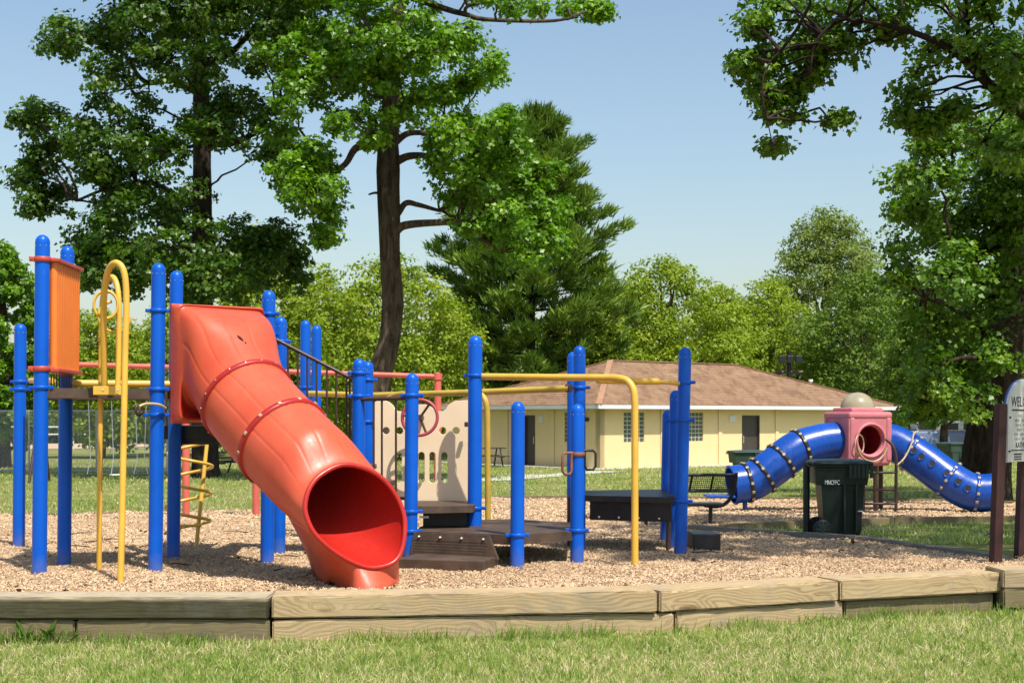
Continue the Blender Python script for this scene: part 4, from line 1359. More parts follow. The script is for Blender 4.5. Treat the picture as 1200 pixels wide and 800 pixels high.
# steering wheel
wc = W(492, 489, 14.36)
sw = MB(); sw.ring(wc, (-.12, -1, .10), .18, .017, 36, 10)
wheel = sw.build("steering_wheel", paint("dark_pink_wheel", (0.42, 0.055, 0.075), .45, .1, 6), PS)
sp = MB()
for a in (.95, 3.0, 5.1): sp.tube([wc + Vector((0, .03, 0)), wc + Vector((.17 * math.cos(a), 0, .17 * math.sin(a)))], .013, 8)
sp.tube([wc + Vector((0, -.02, 0)), wc + Vector((0, .25, 0))], .03, 12)
sp.build("spokes", M['brown'], wheel)
for (uu, vv) in ((553, 497), (551, 493)):
    MB().bbox(W(546.5, 497, 14.45), (.04, .06, .05), 0, .008).build("bracket", M['brown'], tan_panel); break

# --- yellow bars to the right
R9 = .030
bar("overhead_bar", [on_post(13, 441) + Vector((.05, 0, 0)), W(640, 442, 13.65), W(722, 442.5, 13.2)] + bez([W(724, 442.5, 13.19), W(735, 446, 13.14), W(742, 456, 13.1), W(744, 472, 13.08)], 6)[1:] + [W(744, 560, 13.07), W(744, 668, 13.07)], .033, M['yellow'], 16, label="yellow bar bending down to the ground")
MB().tube([W(716, 442.5, 13.23), W(717.5, 442.5, 13.225), W(729, 443.8, 13.17), W(730.5, 444.3, 13.165)], [.033, .0355, .0355, .033], 16, False).build("bar_sleeve", M['yellow'], PS)
bar("overhead_bar", [W(700, 445.5, 13.6), W(772, 447, 13.95)], .032, M['yellow'], 14)
bar("overhead_bar", [W(768, 447, 13.93), W(797, 449, 14.18)], .022, M['yellow'], 12)
bar("overhead_bar", [W(362, 461, 17.3), W(440, 463, 16.4), W(560, 459.5, 15.2), W(667, 455, 14.5)], .034, M['yellow_shaded'], 14, label="dull yellow rear bar")
bar("overhead_bar", bez([W(455, 467, 15.9), W(464, 462.5, 15.8), W(474, 461, 15.7)], 6), .03, M['yellow_shaded'], 12)
bar("overhead_bar", bez([W(552, 459, 15.1), W(563, 462, 15.05), W(569, 470, 15.0), W(571, 484, 15.0)], 6) + [W(571.5, 540, 15.0), W(572, 640, 15.0)], .031, M['yellow_shaded'], 14, label="dull yellow bar bending down behind the tall post")
MB().tube([W(664, 455, 14.53), W(669, 455, 14.5)], .042, 12).build("bar_cap", M['brown'], PS)
# --- low brown deck and step
LZ = .472
c12, c14, c15, c13 = PB[12], PB[14], PB[15], PB[13]
deck("deck", [c12 + Vector((.05, -.05, 0)), c14 + Vector((-.07, .02, 0)), c14 + Vector((.05, .07, 0)), c15 + Vector((-.03, -.03, 0)), W(672, 612, 14.5), W(600, 610, 15.0), W(520, 611, 14.8), c12 + Vector((.06, .5, 0))], LZ, .088)
dr = (c14 - c12); dr.z = 0; dl = dr.length; dr.normalize(); dn = Vector((dr.y, -dr.x, 0))
ra_ = math.atan2(dr.y, dr.x)
a = c12 + dr * .07; a.z = 0; b = c12 + dr * (dl - .26); b.z = 0; b2 = c12 + dr * (dl - .155); b2.z = 0
rp = MB()
rp.add([a + dn * .060 + Vector((0, 0, LZ - .006)), b + dn * .060 + Vector((0, 0, LZ - .006)), b2 + dn * .085 + Vector((0, 0, .25)), a + dn * .085 - dr * .03 + Vector((0, 0, .25)),
        a + dn * .03 + Vector((0, 0, LZ - .006)), b + dn * .03 + Vector((0, 0, LZ - .006)), b2 + dn * .05 + Vector((0, 0, .25)), a + dn * .05 - dr * .03 + Vector((0, 0, .25))],
       [(0, 1, 2, 3), (7, 6, 5, 4), (0, 4, 5, 1), (1, 5, 6, 2), (2, 6, 7, 3), (3, 7, 4, 0)])
riser = rp.build("riser", M['deck'], PS)
# punched holes show as small raised-edge dimples
hp = MB()
for iy in range(5):
    for ix in range(34):
        t = (ix + .5 + .5 * (iy % 2)) / 35
        q = (a.lerp(b, t)) + dn * (.066 + .0175 * (iy + 1.6) / 6.5) + Vector((0, 0, LZ - .075 - iy * .026))
        hp.ring(q, dn, .0062, .0022, 6, 4)
hp.build("punched_holes", M['deck'], riser, kind="stuff")
for k in range(4):
    q = a.lerp(b, .08 + k * .285) + dn * .066 + Vector((0, 0, LZ - .045))
    MB().tube([q - dn * .01, q + dn * .010, q + dn * .017], [.013, .013, .007], 10).build("bolt", M['steel'], riser)
sa, sb_ = W(466, 654, 12.85), W(567, 657, 12.62)
sd = (sb_ - sa); sd.z = 0; sl = sd.length; sd.normalize(); sn = Vector((-sd.y, sd.x, 0))
st = MB(); st.bbox((sa + sb_) / 2 + sn * .24 + Vector((0, 0, -.07)), (sl, .48, .14), math.atan2(sd.y, sd.x), .008)
st.build("step", M['deck'], PS)
# --- hand loops on the fifteenth post
hb = on_post(15, 532)
hc = clamp(POST_OBJ[15], hb, (0, 0, 1), PR, M['rust'], .04, False)
def dloop(c, dirv, w, h, top):
    d = Vector(dirv).normalized()
    q = [c + Vector((0, 0, top)), c + d * w * .8 + Vector((0, 0, top)), c + d * w + Vector((0, 0, top - .03)), c + d * w + Vector((0, 0, top - h + .03)), c + d * w * .8 + Vector((0, 0, top - h)),
         c + d * w * .25 + Vector((0, 0, top - h)), c + d * .01 + Vector((0, 0, top - h + .03)), c + d * .01 + Vector((0, 0, top))]
    return q
MB().tube(dloop(hb + Vector((-.05, -.06, 0)), (-.75, -.5, 0), .115, .20, .015), .0125, 8).build("hand_loop", M['rust'], PS)
MB().tube(dloop(hb + Vector((.06, .0, 0)), (.95, .2, 0), .115, .18, .035), .0125, 8).build("hand_loop", M['black'], PS)
MB().bbox(on_post(16, 491) + Vector((.08, 0, 0)), (.045, .04, .04), 0, .008).build("bracket", M['black'], PS)
# --- black deck at the right end
deck("deck", [PB[17] + Vector((0, 0, 0)), PB[16] + Vector((.02, -.02, 0)), PB[18] + Vector((-.03, -.02, 0)), PB[20] + Vector((0, 0, 0))], .745, .06, mat=M['black'])
bd = MB(); pm = (PB[16] + PB[18]) / 2; dv = PB[18] - PB[16]
bd.bbox(Vector((pm.x + .02, pm.y + .06, .60)), (dv.length - .2, .04, .215), math.atan2(dv.y, dv.x), .006)
rb_ = bd.build("riser", M['black'], PS)
for k in range(4):
    q = PB[16].lerp(PB[18], .2 + .2 * k)
    MB().bbox(Vector((q.x, q.y + .035, .525)), (.02, .02, .02), 0, .004).build("bolt", M['steel'], rb_)
bar("deck_leg", [W(668, 582, 14.9), W(667, 650, 14.9)], .025, M['brown'])
bar("deck_leg", [W(783.5, 582, 14.6), W(783, 652, 14.6)], .025, M['brown'])
sx = MB(); sx.bbox(W(824, 634, 14.9), (.29, .42, .19), .05, .01); sx.build("step", M['black'], PS)
# --- spiral climber
sc0 = W(238, 505, 15.35); sc1 = W(229, 655, 15.00)
spiral_pole = bar("spiral_pole", [sc0, W(241, 560, 15.25), sc1] if False else [W(243, 515, 15.30), W(229, 650, 15.00)], .021, M['yellow'])
hel = []
for k in range(0, 121):
    t = k / 120
    a = 2 * math.pi * 3.3 * t + 1.2
    c = W(224, 520, 15.25).lerp(W(219, 625, 15.05), t)
    hel.append(c + Vector((.235 * math.cos(a), .235 * math.sin(a), 0)))
bar("spiral_rung", hel, .017, M['yellow'], 8)
bar("spiral_pole", [W(205, 505, 15.35), W(208, 545, 15.25)], .018, M['yellow'])
bar("spiral_foot", [W(205, 616, 15.05), W(236, 615.5, 15.05)], .016, M['yellow'])

# ================================================================== RED PULL-UP BARS BEHIND
rbz = thing("pull_up_frame", "faded red horizontal bar on red posts behind the play structure", "pull-up bars", G(218, 605, mulch_z))
Yr = G(218, 605, mulch_z).y
tops = [(78, 426.5), (218, 430.5), (300, 434), (513, 441)]
yy = {78: Yr - .4, 218: Yr, 300: Yr + .2, 513: Yr + .9}
bar("cross_bar", [W(u, v, yy[u]) for u, v in tops], .042, M['red_pipe'], 12, rbz)
for (u, v) in tops:
    Y_ = yy[u]; q = W(u, v - 5, Y_); gx = (u - 600) / F * Y_
    o = MB().dome_post(Vector((gx, Y_, mulch_z(gx, Y_) - .05)), q, .062, 16).build("post", M['red_pipe'], rbz)
    MB().tube([W(u, v, Y_) - Vector((0, 0, .055)), W(u, v, Y_) + Vector((0, 0, .055))], .078, 14).build("collar", M['red_pipe'], o)

# ================================================================== BENCH
bY = G(832, 614, mulch_z).y
bn = thing("park_bench", "black metal park bench with wire mesh back beside the dark blue posts", "bench", G(832, 614, mulch_z))
gz = mulch_z(0, bY)
xr = W(862, 0, bY).x; xl = xr - .95
def bpt(u, v, dy=0): return W(u, v, bY + dy)
bk0, bk1 = bpt(862, 556, -.12), bpt(857, 575, 0.0)
for x in (xr, xl):
    dx = x - xr
    sh = Vector((dx, 0, 0))
    MB().tube(bez([bpt(863, 554, -.22) + sh, bpt(861, 568, -.16) + sh, bpt(856, 583, -.08) + sh, bpt(848, 591, .06) + sh, bpt(838, 593, .22) + sh, bpt(826, 592, .42) + sh], 5), .028, 10).build("side_frame", M['black'], bn)
    MB().tube([bpt(833, 592, .1) + sh, bpt(832, 616, .1) + sh], .03, 10).build("leg", M['black'], bn)
fr = MB()
fr.tube([bpt(862, 556, -.2), bpt(862, 556, -.2) + Vector((-.95, 0, 0))], .022, 8)
fr.tube([bpt(858, 575, -.1), bpt(858, 575, -.1) + Vector((-.95, 0, 0))], .022, 8)
for k in range(4):
    sh = Vector((-.02 - k * .303, 0, 0)); fr.tube([bpt(862, 556, -.2) + sh, bpt(858, 575, -.1) + sh], .016, 8)
bkf = fr.build("backrest", M['black'], bn)
wm = MB()
for k in range(1, 8):
    t = k / 8; p = bpt(862, 556, -.2).lerp(bpt(858, 575, -.1), t); wm.tube([p, p + Vector((-.95, 0, 0))], .0045, 4, False)
for k in range(1, 34):
    sh = Vector((-k * .95 / 34, 0, 0)); wm.tube([bpt(862, 556, -.2) + sh, bpt(858, 575, -.1) + sh], .0035, 4, False)
wm.build("wire_mesh", M['black'], bkf, kind="stuff")
se = MB(); se.bbox(bpt(838, 590.5, .2) + Vector((-.38, 0, 0)), (1.0, .46, .04), 0, .012); se.build("seat", M['black'], bn)

# ================================================================== REAR TUBE SLIDE SET
TY = 26.0; ts = F / TY
RS = thing("tube_slide_tower", "pink crawl cube with smoky dome and two blue tube slides under the trees", "play structure", (W(1006, 0, TY).x, TY, mulch_z(7, TY)))
tz = mulch_z(7, TY)
def tp_(u, v, dy=0.0): return W(u, v, TY + dy)
# crawl cube with round windows
cw, chh = .84, .84
cc = tp_(1005, 514)
rotz = .32
cm = frame3((math.cos(rotz), math.sin(rotz), 0), (0, 0, 1), cc)
def circ2(r, n=36): return [(r * math.cos(2 * math.pi * k / n), r * math.sin(2 * math.pi * k / n) - .02) for k in range(n)]
def rsq(w, h, r, n=5):
    out = []
    for (cx, cy, a0) in ((w / 2 - r, h / 2 - r, 0), (-w / 2 + r, h / 2 - r, math.pi / 2), (-w / 2 + r, -h / 2 + r, math.pi), (w / 2 - r, -h / 2 + r, 1.5 * math.pi)):
        out += [(cx + r * math.cos(a0 + k / n * math.pi / 2), cy + r * math.sin(a0 + k / n * math.pi / 2)) for k in range(n + 1)]
    return out
cv, cf = flat_curve([rsq(cw, chh, .07), circ2(.285)], .10, .03)
cube = MB()
cube.add([cm @ (v + Vector((0, 0, -cw / 2 + .04)) if True else v) for v in cv], cf)   # rear face
cv2 = [Vector((v.x, v.y, v.z)) for v in cv]
cube.add([cm @ (v + Vector((0, 0, cw / 2 - .04))) for v in cv2], cf)
mS = Matrix.Rotation(R(90), 4, 'Y')
for s in (-1, 1):
    cube.add([cm @ ((mS @ v) + Vector((s * (cw / 2 - .045), 0, 0))) for v in cv2], cf)
cube_o = cube.build("crawl_cube", M['pink'], RS)
top = MB(); top.bbox(cm @ Vector((0, chh / 2 + .01, 0)), (cw + .06, cw + .06, .12), rotz, .04)
top.bbox(cm @ Vector((0, chh / 2 + .10, 0)), (.66, .66, .10), rotz, .03)
top.bbox(cm @ Vector((0, -chh / 2 - .01, 0)), (cw - .02, cw - .02, .10), rotz, .03)
top.build("cube_cap", M['pink'], cube_o)
inn = MB(); inn.bbox(cc, (cw - .2, cw - .2, chh - .06), rotz, .02)
# hollow red liner: a tube behind the front window
fdir = (cm.to_3x3() @ Vector((0, 0, 1)))
lin = MB(); lin.tube([cc + fdir * (cw / 2 - .03), cc + fdir * .2, cc - fdir * .2], [.30, .32, .32], 32, caps=False)
lin.tube([cc - fdir * .2, cc - fdir * .22], [.32, .05], 32)
lin.build("red_liner", M['deep_red'], cube_o)
wr = MB(); wr.ring(cc + fdir * (cw / 2 + .02) + Vector((0, 0, -.02)), fdir, .295, .028, 36, 8); wr.build("window_ring", M['pink'], cube_o)
mr = MB(); mr.ring(cc + fdir * (cw / 2 + .08) + Vector((-.24, 0, -.10)), (fdir + Vector((.9, 0, 0))), .18, .013, 26, 6); mr.build("grab_ring", M['gold_bolt'], cube_o)
mr = MB(); mr.ring(cc + fdir * (cw / 2 + .07) + Vector((0, 0, -.10)), fdir, .30, .017, 26, 6, math.pi * .55, math.pi * 1.45); mr.build("grab_ring", M['gold_bolt'], cube_o)
dm = MB()
dc = cm @ Vector((0, chh / 2 + .14, 0))
rows = []
for i in range(8):
    a = i / 7 * math.pi / 2
    rows += [dc + Vector((.31 * math.cos(a) * math.cos(q * math.pi / 14), .31 * math.cos(a) * math.sin(q * math.pi / 14), .29 * math.sin(a))) for q in range(28)]
dm.add(rows, [(i * 28 + q, i * 28 + (q + 1) % 28, (i + 1) * 28 + (q + 1) % 28, (i + 1) * 28 + q) for i in range(7) for q in range(28)], True)
dm.build("dome", M['dome'], cube_o)
# tubes
def crawl_tube(pts, rad, rings, name="tube_slide", holes=(), band='black'):
    path = bez(pts, 10)
    mbt = MB(); mbt.tube(path, rad, 40, caps=False)
    mbt.tube(list(reversed(path)), rad - .02, 32, caps=False)
    d = (path[-1] - path[-2]).normalized()
    o = mbt.build(name, M['blue_tube'], RS)
    e = MB(); e.ring(path[-1], d, rad - .005, .022, 36, 8); e.build("rim", M['blue_tube'], o)
    for f in rings:
        i = int(f * (len(path) - 1)); i = min(max(i, 1), len(path) - 2)
        t = (path[i + 1] - path[i - 1]).normalized()
        fm = MB(); fm.tube([path[i] - t * .035, path[i] - t * .03, path[i] + t * .03, path[i] + t * .035], [rad - .005, rad + .022, rad + .022, rad - .005], 36, False)
        fo = fm.build("seam_flange", M[band], o)
        a_ = (Vector((0, 0, 1)) - t * t.z).normalized(); b_ = t.cross(a_)
        for k in range(14):
            q = (k + .5) / 14 * 2 * math.pi
            dd = a_ * math.cos(q) + b_ * math.sin(q)
            MB().bbox(path[i] + dd * (rad + .026), (.05, .05, .016), 0, .004, Matrix((t, dd.cross(t), dd)).transposed()).build("bolt", M['gold_bolt'], fo)
    for (f, ang) in holes:
        i = int(f * (len(path) - 1)); t = (path[i + 1] - path[i - 1]).normalized()
        a_ = (Vector((0, 0, 1)) - t * t.z).normalized(); b_ = t.cross(a_)
        dd = a_ * math.cos(ang) + b_ * math.sin(ang)
        hm = MB(); hm.tube([path[i] + dd * (rad - .03), path[i] + dd * (rad + .004)], .062, 14); hm.build("hole", M['rubber'], o)
        hm = MB(); hm.ring(path[i] + dd * (rad + .002), dd, .064, .008, 16, 6); hm.build("hole_rim", M['blue_tube'], o)
    return path
lt = crawl_tube([tp_(984, 516, -.05), tp_(960, 519, -.1), tp_(932, 528, -.2), tp_(905, 548, -.3), tp_(882, 563, -.35), tp_(858, 568, -.4)], .345, (.36, .53, .70, .86))
rt = crawl_tube([tp_(1034, 516, .1), tp_(1052, 521, .0), tp_(1082, 540, -.25), tp_(1112, 562, -.5), tp_(1138, 576, -.6), tp_(1162, 577, -.65)], .335, (.33, .60, .84),
                holes=(), band='blue_tube')
# low run-out tongue of the left tube
ro = MB(); ro.bbox(tp_(843, 581, -.45), (.52, .5, .05), 0, .02); ro.build("run_out", M['blue_tube'], RS)
# holes face the camera
def cam_hole(u, v, path):
    best = min(path, key=lambda p: abs(600 + p.x / p.y * F - u))
    dirc = (Vector((0, 0, CAMZ)) - best).normalized()
    i = path.index(best); t = (path[min(i + 1, len(path) - 1)] - path[i - 1]).normalized()
    hz = CAMZ - (v - HOR) / F * best.y
    a_ = (dirc - t * dirc.dot(t)).normalized(); b_ = t.cross(a_)
    if b_.z < 0: b_ = -b_
    off = max(-.8, min(.8, (hz - best.z) / .335))
    return a_ * math.sqrt(1 - off * off) + b_ * off, best, t
holes_parent = [o for o in RS.children if o.name.startswith("tube_slide")][1]
for (u, v) in ((1071.5, 529.5), (1083, 537), (1094, 545.5), (1109, 555), (1120, 563), (1130.5, 570.5)):
    dd, pbest, t = cam_hole(u, v, rt)
    hm = MB(); hm.tube([pbest + dd * .30, pbest + dd * .342], [.06, .06], 14); hm.build("hole", M['rubber'], holes_parent)
    hm = MB(); hm.ring(pbest + dd * .338, dd, .063, .010, 16, 6); hm.build("hole_rim", M['blue_tube'], holes_parent)
# legs and ladder
for (u, dy, v) in ((981, -.2, 540), (1026, -.25, 540), (988, .4, 540), (1032, .35, 540)):
    p = tp_(u, v, dy); bar("leg", [p, Vector((p.x, p.y, mulch_z(p.x, p.y) - .05))], .045, M['brown'], 10, RS)
p = tp_(873, 578, -.3); bar("leg", [p, Vector((p.x, p.y, mulch_z(p.x, p.y) - .05))], .045, M['blue'], 10, RS)
for (u0, u1) in ((1049.5, 1050),):
    bar("ladder_rail", bez([tp_(1038, 514, -.75), tp_(1046, 522, -.8), tp_(1050, 536, -.8), tp_(1050, 560, -.8)], 6) + [tp_(1050, 604, -.8)], .028, M['brown'], 8, RS)
bar("ladder_rail", [tp_(1012, 546, -.8), tp_(1012, 602, -.8)], .028, M['brown'], 8, RS)
for v in (553.5, 573.5, 590): bar("rung", [tp_(1012, v, -.8), tp_(1050, v, -.8)], .022, M['brown'], 8, RS)
bar("grab_rail", bez([tp_(1051, 545, -.82), tp_(1060, 536, -.7), tp_(1068, 520, -.6), tp_(1071, 508, -.5), tp_(1076, 505, -.3)], 6), .016, M['gold_bolt'], 8, RS)

# ================================================================== BINS
def wheeled_bin(p, ang, H, label, mat, text=None, sc=1.0):
    t = thing("wheeled_bin", label, "bin", p)
    m = Matrix.Translation(p) @ Matrix.Rotation(ang, 4, 'Z') @ Matrix.Scale(sc, 4, (1, 0, 0))
    def loft(rows):
        vs_, fs = [], []
        for (z, x0, x1, y0, y1) in rows:
            vs_ += [m @ Vector((x, y, z)) for x, y in ((x0, y0), (x1, y0), (x1, y1), (x0, y1))]
        for i in range(len(rows) - 1):
            for k in range(4): fs.append((i * 4 + k, i * 4 + (k + 1) % 4, (i + 1) * 4 + (k + 1) % 4, (i + 1) * 4 + k))
        fs += [(3, 2, 1, 0), tuple(len(vs_) - 4 + k for k in range(4))]
        mb = MB(); mb.add(vs_, fs); return mb
    b = loft([(0.03, -.27, .27, -.24, .26), (.30, -.295, .295, -.26, .285), (H * .69, -.33, .33, -.30, .33), (H * .695, -.41, .37, -.31, .35), (H * .92, -.43, .40, -.33, .37), (H * .925, -.45, .42, -.35, .39), (H * .95, -.45, .42, -.35, .39)])
    body = b.build("body", mat, t)
    bv = body.modifiers.new("edge", 'BEVEL'); bv.width = .018; bv.segments = 2
    # raised ribs and a dark slab that paints the shade of a sunken side panel
    rb = MB()
    for x in (.02, .20): rb.box(m @ Vector((x, -.31, H * .40)), (.03, .05, H * .62), 0, (m.to_3x3()))
    rb.build("rib", mat, body)
    rc = MB(); rc.box(m @ Vector((.245, -.292, H * .30)), (.07, .03, H * .42), 0, m.to_3x3()); rc.build("recess_shade", M['rubber'], body)
    rc = MB(); rc.box(m @ Vector((.24, -.315, H * .36)), (.11, .02, .014), 0, m.to_3x3()); rc.build("label_strip", M['white_ink'], body)
    lid = loft([(H * .95, -.47, .45, -.37, .41), (H * .985, -.47, .45, -.37, .41), (H * 1.005, -.40, .40, -.30, .34), (H * 1.02, -.12, .30, -.16, .2)])
    lo = lid.build("lid", mat, t); bv = lo.modifiers.new("edge", 'BEVEL'); bv.width = .014; bv.segments = 2
    ap_ = MB()
    for k in range(6): ap_.box(m @ Vector((.10 + k * .062, -.385 - .004 * (k % 2), H * .87)), (.05, .02, .17), 0, m.to_3x3())
    ap_.build("lid_skirt", mat, lo)
    for y in (-.30, .30):
        w = MB(); c = m @ Vector((-.31, y, .125)); ax_ = m.to_3x3() @ Vector((0, 1, 0))
        w.tube([c - ax_ * .03, c - ax_ * .022, c + ax_ * .022, c + ax_ * .03], [.105, .125, .125, .105], 20)
        wo_ = w.build("wheel", M['rubber'], t)
        sp_ = MB()
        for k in range(8):
            a = k * math.pi / 4
            sp_.box(c - ax_ * .034 + (m.to_3x3() @ Vector((math.cos(a), 0, math.sin(a)))) * .06, (.09, .006, .014), 0, m.to_3x3() @ Matrix.Rotation(-a, 3, 'Y'))
        sp_.build("spokes", M['bin_far'], wo_)
    MB().tube([m @ Vector((-.50, -.25, H * .93)), m @ Vector((-.50, .29, H * .93))], .016, 8).build("handle", mat, t)
    if text:
        tv, tf_ = text_mesh(text, .085, .002, .9, .72)
        tm_ = m @ Matrix.Translation((-.17, -.326, H * .655 + .07)) @ Matrix.Rotation(R(88), 4, 'X')
        tm2 = MB(); tm2.add([tm_ @ v for v in tv], tf_); tm2.build("lettering", M['white_ink'], body)
    return t
bp_ = G(984, 629, lawn_z)
wheeled_bin(bp_, -.08, 1.01, "dark green wheeled bin with white letters in front of the pink cube", M['bin'], "MNCPPC", .84)
pst = thing("bin_post", "dark green steel post standing at the left of the lettered bin", "post", G(945, 629, lawn_z))
q = G(945, 629, lawn_z); MB().tube([q - Vector((0, 0, .05)), q + Vector((0, 0, .96))], .045, 12).build("pole", M['bin'], pst)
MB().tube([q + Vector((0, 0, .955)), q + Vector((0, 0, .985))], [.052, .03], 12).build("cap", M['bin'], pst)
wheeled_bin(Vector((W(877, 0, 36).x, 36, lawn_z(0, 36))), .1, 1.0, "green bin beyond the mouth of the left blue tube", M['bin_far'])
q = G(1117, 549); wheeled_bin(Vector((W(1117, 0, 50).x, 50, lawn_z(0, 50))), .5, 1.05, "grey green bin beside the thick dark trunk", M['bin_far'])

# ================================================================== NOTICE SIGN
SGY = 13.35
sg = thing("notice_board", "tall arched white welcome notice on dark red brown posts", "sign", (W(1166, 0, SGY).x, SGY, .17))
def sq_post(b, t, w, name="post"):
    b, t = Vector(b), Vector(t); d = (t - b).normalized()
    xx = Vector((1, .35, 0)); xx = (xx - d * xx.dot(d)).normalized()
    m = Matrix((xx, d.cross(xx), d)).transposed()
    return MB().bbox((b + t) / 2, (w, w * .9, (t - b).length), 0, .006, m).build(name, M['sign_post'], sg)
sq_post(W(1166, 672, SGY), W(1173, 473, SGY), .092)
sq_post(W(1194, 672, 13.95), W(1201, 478, 13.95), .085)
pa_ = W(1179, 541, 13.42); pxd = Vector((.66, .75, 0))
sh_ = .78; sw_ = .74
outl = [(0, 0), (sw_, 0)] + [(sw_ / 2 + sw_ / 2 * math.cos(a), sh_ - .30 + .30 * math.sin(a)) for a in [k * math.pi / 20 for k in range(21)]]
m = frame3(pxd, (.028, 0, 1), pa_)
cv, cf = flat_curve([outl], .035, .004)
pn = MB(); pn.add([m @ v for v in cv], cf); pn_o = pn.build("sign_panel", M['sign_white'], sg)
sb2 = MB(); sb2.add([m @ (Vector((v.x * 1.004 - .001, v.y * 1.003 - .001, v.z * .5 + .008)) + Vector((0, 0, -.036))) for v in cv], cf); sb2.build("blue_edge", M['sign_blue'], pn_o)
def sign_text(s, x, y, size, mat, xs_=1.0):
    tv, tf_ = text_mesh(s, size, .001, 1.0, xs_)
    t2 = MB(); t2.add([m @ (v + Vector((x, y, .0195))) for v in tv], tf_); t2.build("lettering", mat, pn_o)
cx_ = sw_ / 2
sign_text("WELCOME", cx_, .565, .135, M['ink'], .98)
br_ = MB(); br_.box(m @ Vector((cx_, .49, .019)), (.60, .014, .004), 0, m.to_3x3()); br_.build("rule_line", M['ink'], pn_o)
for k, s in enumerate(("THIS PLAY", "AREA IS OPEN", "FOR CHILDREN", "AND FAMILY", "USE EQUIPMENT", "IN DAYLIGHT")):
    pass
ln_ = MB()
for k, wds in enumerate(((.10, .16), (.12, .10, .14), (.14, .22), (.12, .18), (.10, .12, .16), (.14, .12, .10))):
    x = cx_ - (sum(wds) + .04 * (len(wds) - 1)) / 2
    for wd_ in wds:
        n_ = int(wd_ / .03)
        for j in range(n_):
            ln_.box(m @ Vector((x + j * wd_ / n_ + .008, .435 - k * .044, .0186)), (.017, .026, .002), 0, m.to_3x3())
        x += wd_ + .04
ln_.build("small_print", M['grey_ink'], pn_o)
sign_text("KATHS", cx_ - .08, .155, .075, M['ink'], 1.0)
b3 = MB(); b3.box(m @ Vector((cx_, .108, .019)), (.60, .010, .004), 0, m.to_3x3()); b3.box(m @ Vector((cx_ - .14, .07, .0186)), (.19, .014, .003), 0, m.to_3x3()); b3.box(m @ Vector((cx_ - .14, .045, .0186)), (.17, .012, .003), 0, m.to_3x3()); b3.box(m @ Vector((cx_ - .14, .022, .0186)), (.18, .010, .003), 0, m.to_3x3())
b3.build("rule_line", M['ink'], pn_o)
for zz in (.10, .42):
    MB().tube([m @ Vector((.02, zz, .01)), m @ Vector((.02, zz, .03))], .010, 8).build("bolt", M['black'], pn_o)

# ================================================================== BUILDING
BG = lawn_z(0, 56) - .02
ld = Vector((-.62, .785, 0)).normalized(); rd = Vector((.785, .62, 0)).normalized()
C0 = W(703, 0, 54.6); C0.z = BG
LW, RW = 9.6, 17.6
EZ = 1.98
bd_ = thing("park_building", "low cream block building with brown hipped roof and white fascia", "building", C0)
m_r = frame3(rd, (0, 0, 1), C0)     # x along right wall, y up, z outwards
m_l = frame3(-ld, (0, 0, 1), C0)    # x negative along the left wall
WH = EZ - BG + .05
def wall_mesh(mw, L, sgn, openings, th=.25):
    """wall with rectangular openings, split into strips"""
    xs_ = sorted(set([0, L] + [a for o in openings for a in o[:2]]))
    mb = MB()
    for x0, x1 in zip(xs_[:-1], xs_[1:]):
        ops = [o for o in openings if o[0] <= x0 + 1e-6 and o[1] >= x1 - 1e-6]
        segs = [(0, WH)]
        if ops: segs = [(0, ops[0][2]), (ops[0][3], WH)]
        for z0, z1 in segs:
            if z1 - z0 < .01: continue
            a, b = (x0, x1) if sgn > 0 else (-x1, -x0)
            mb.add([mw @ Vector((x, y, z)) for x in (a, b) for y in (z0, z1) for z in (0, -th)],
                   [(0, 1, 3, 2), (4, 6, 7, 5), (0, 4, 5, 1), (2, 3, 7, 6), (0, 2, 6, 4), (1, 5, 7, 3)])
    return mb
def along(u, wall):
    """distance along a wall that shows at picture column u"""
    lo, hi = 0.0, 30.0
    d = rd if wall == 'r' else ld
    for _ in range(50):
        q = (lo + hi) / 2; p = C0 + d * q
        uu = 600 + p.x / p.y * F
        if (uu < u) == (wall == 'r'): lo = q
        else: hi = q
    return lo
def hz(v, p): return CAMZ - (v - HOR) / F * p.y - BG
ro_ = []; DH = 2.08
w1 = (along(731, 'r'), along(755, 'r')); w2 = (along(803, 'r'), along(824, 'r')); dr1 = (along(869.5, 'r'), along(890, 'r'))
z_t = hz(483, C0 + rd * w1[0]); z_b = hz(518, C0 + rd * w1[0])
Rop = [(w1[0], w1[1], z_b, z_t), (w2[0], w2[1], z_b, z_t), (dr1[0], dr1[1], 0, DH)]
wl = (along(669, 'l'), along(661.5, 'l')); dl_ = (along(627, 'l'), along(614.5, 'l'))
Lop = [(wl[0], wl[1], z_b, z_t), (dl_[0], dl_[1], 0, DH)]
wall_mesh(m_r, RW, 1, Rop).build("wall", M['wall'], bd_)
wall_mesh(m_l, LW, -1, Lop).build("wall", M['wall'], bd_)
far_ = MB(); p1 = C0 + ld * LW; far_.box(p1 + rd * RW / 2 - ld * .13 + Vector((0, 0, WH / 2)), (RW - .01, .24, WH), math.atan2(rd.y, rd.x)); far_.build("wall", M['wall'], bd_)
far_ = MB(); p1 = C0 + rd * RW; far_.box(p1 + ld * LW / 2 - rd * .13 + Vector((0, 0, WH / 2)), (LW - .5, .24, WH), math.atan2(ld.y, ld.x)); far_.build("wall", M['wall'], bd_)
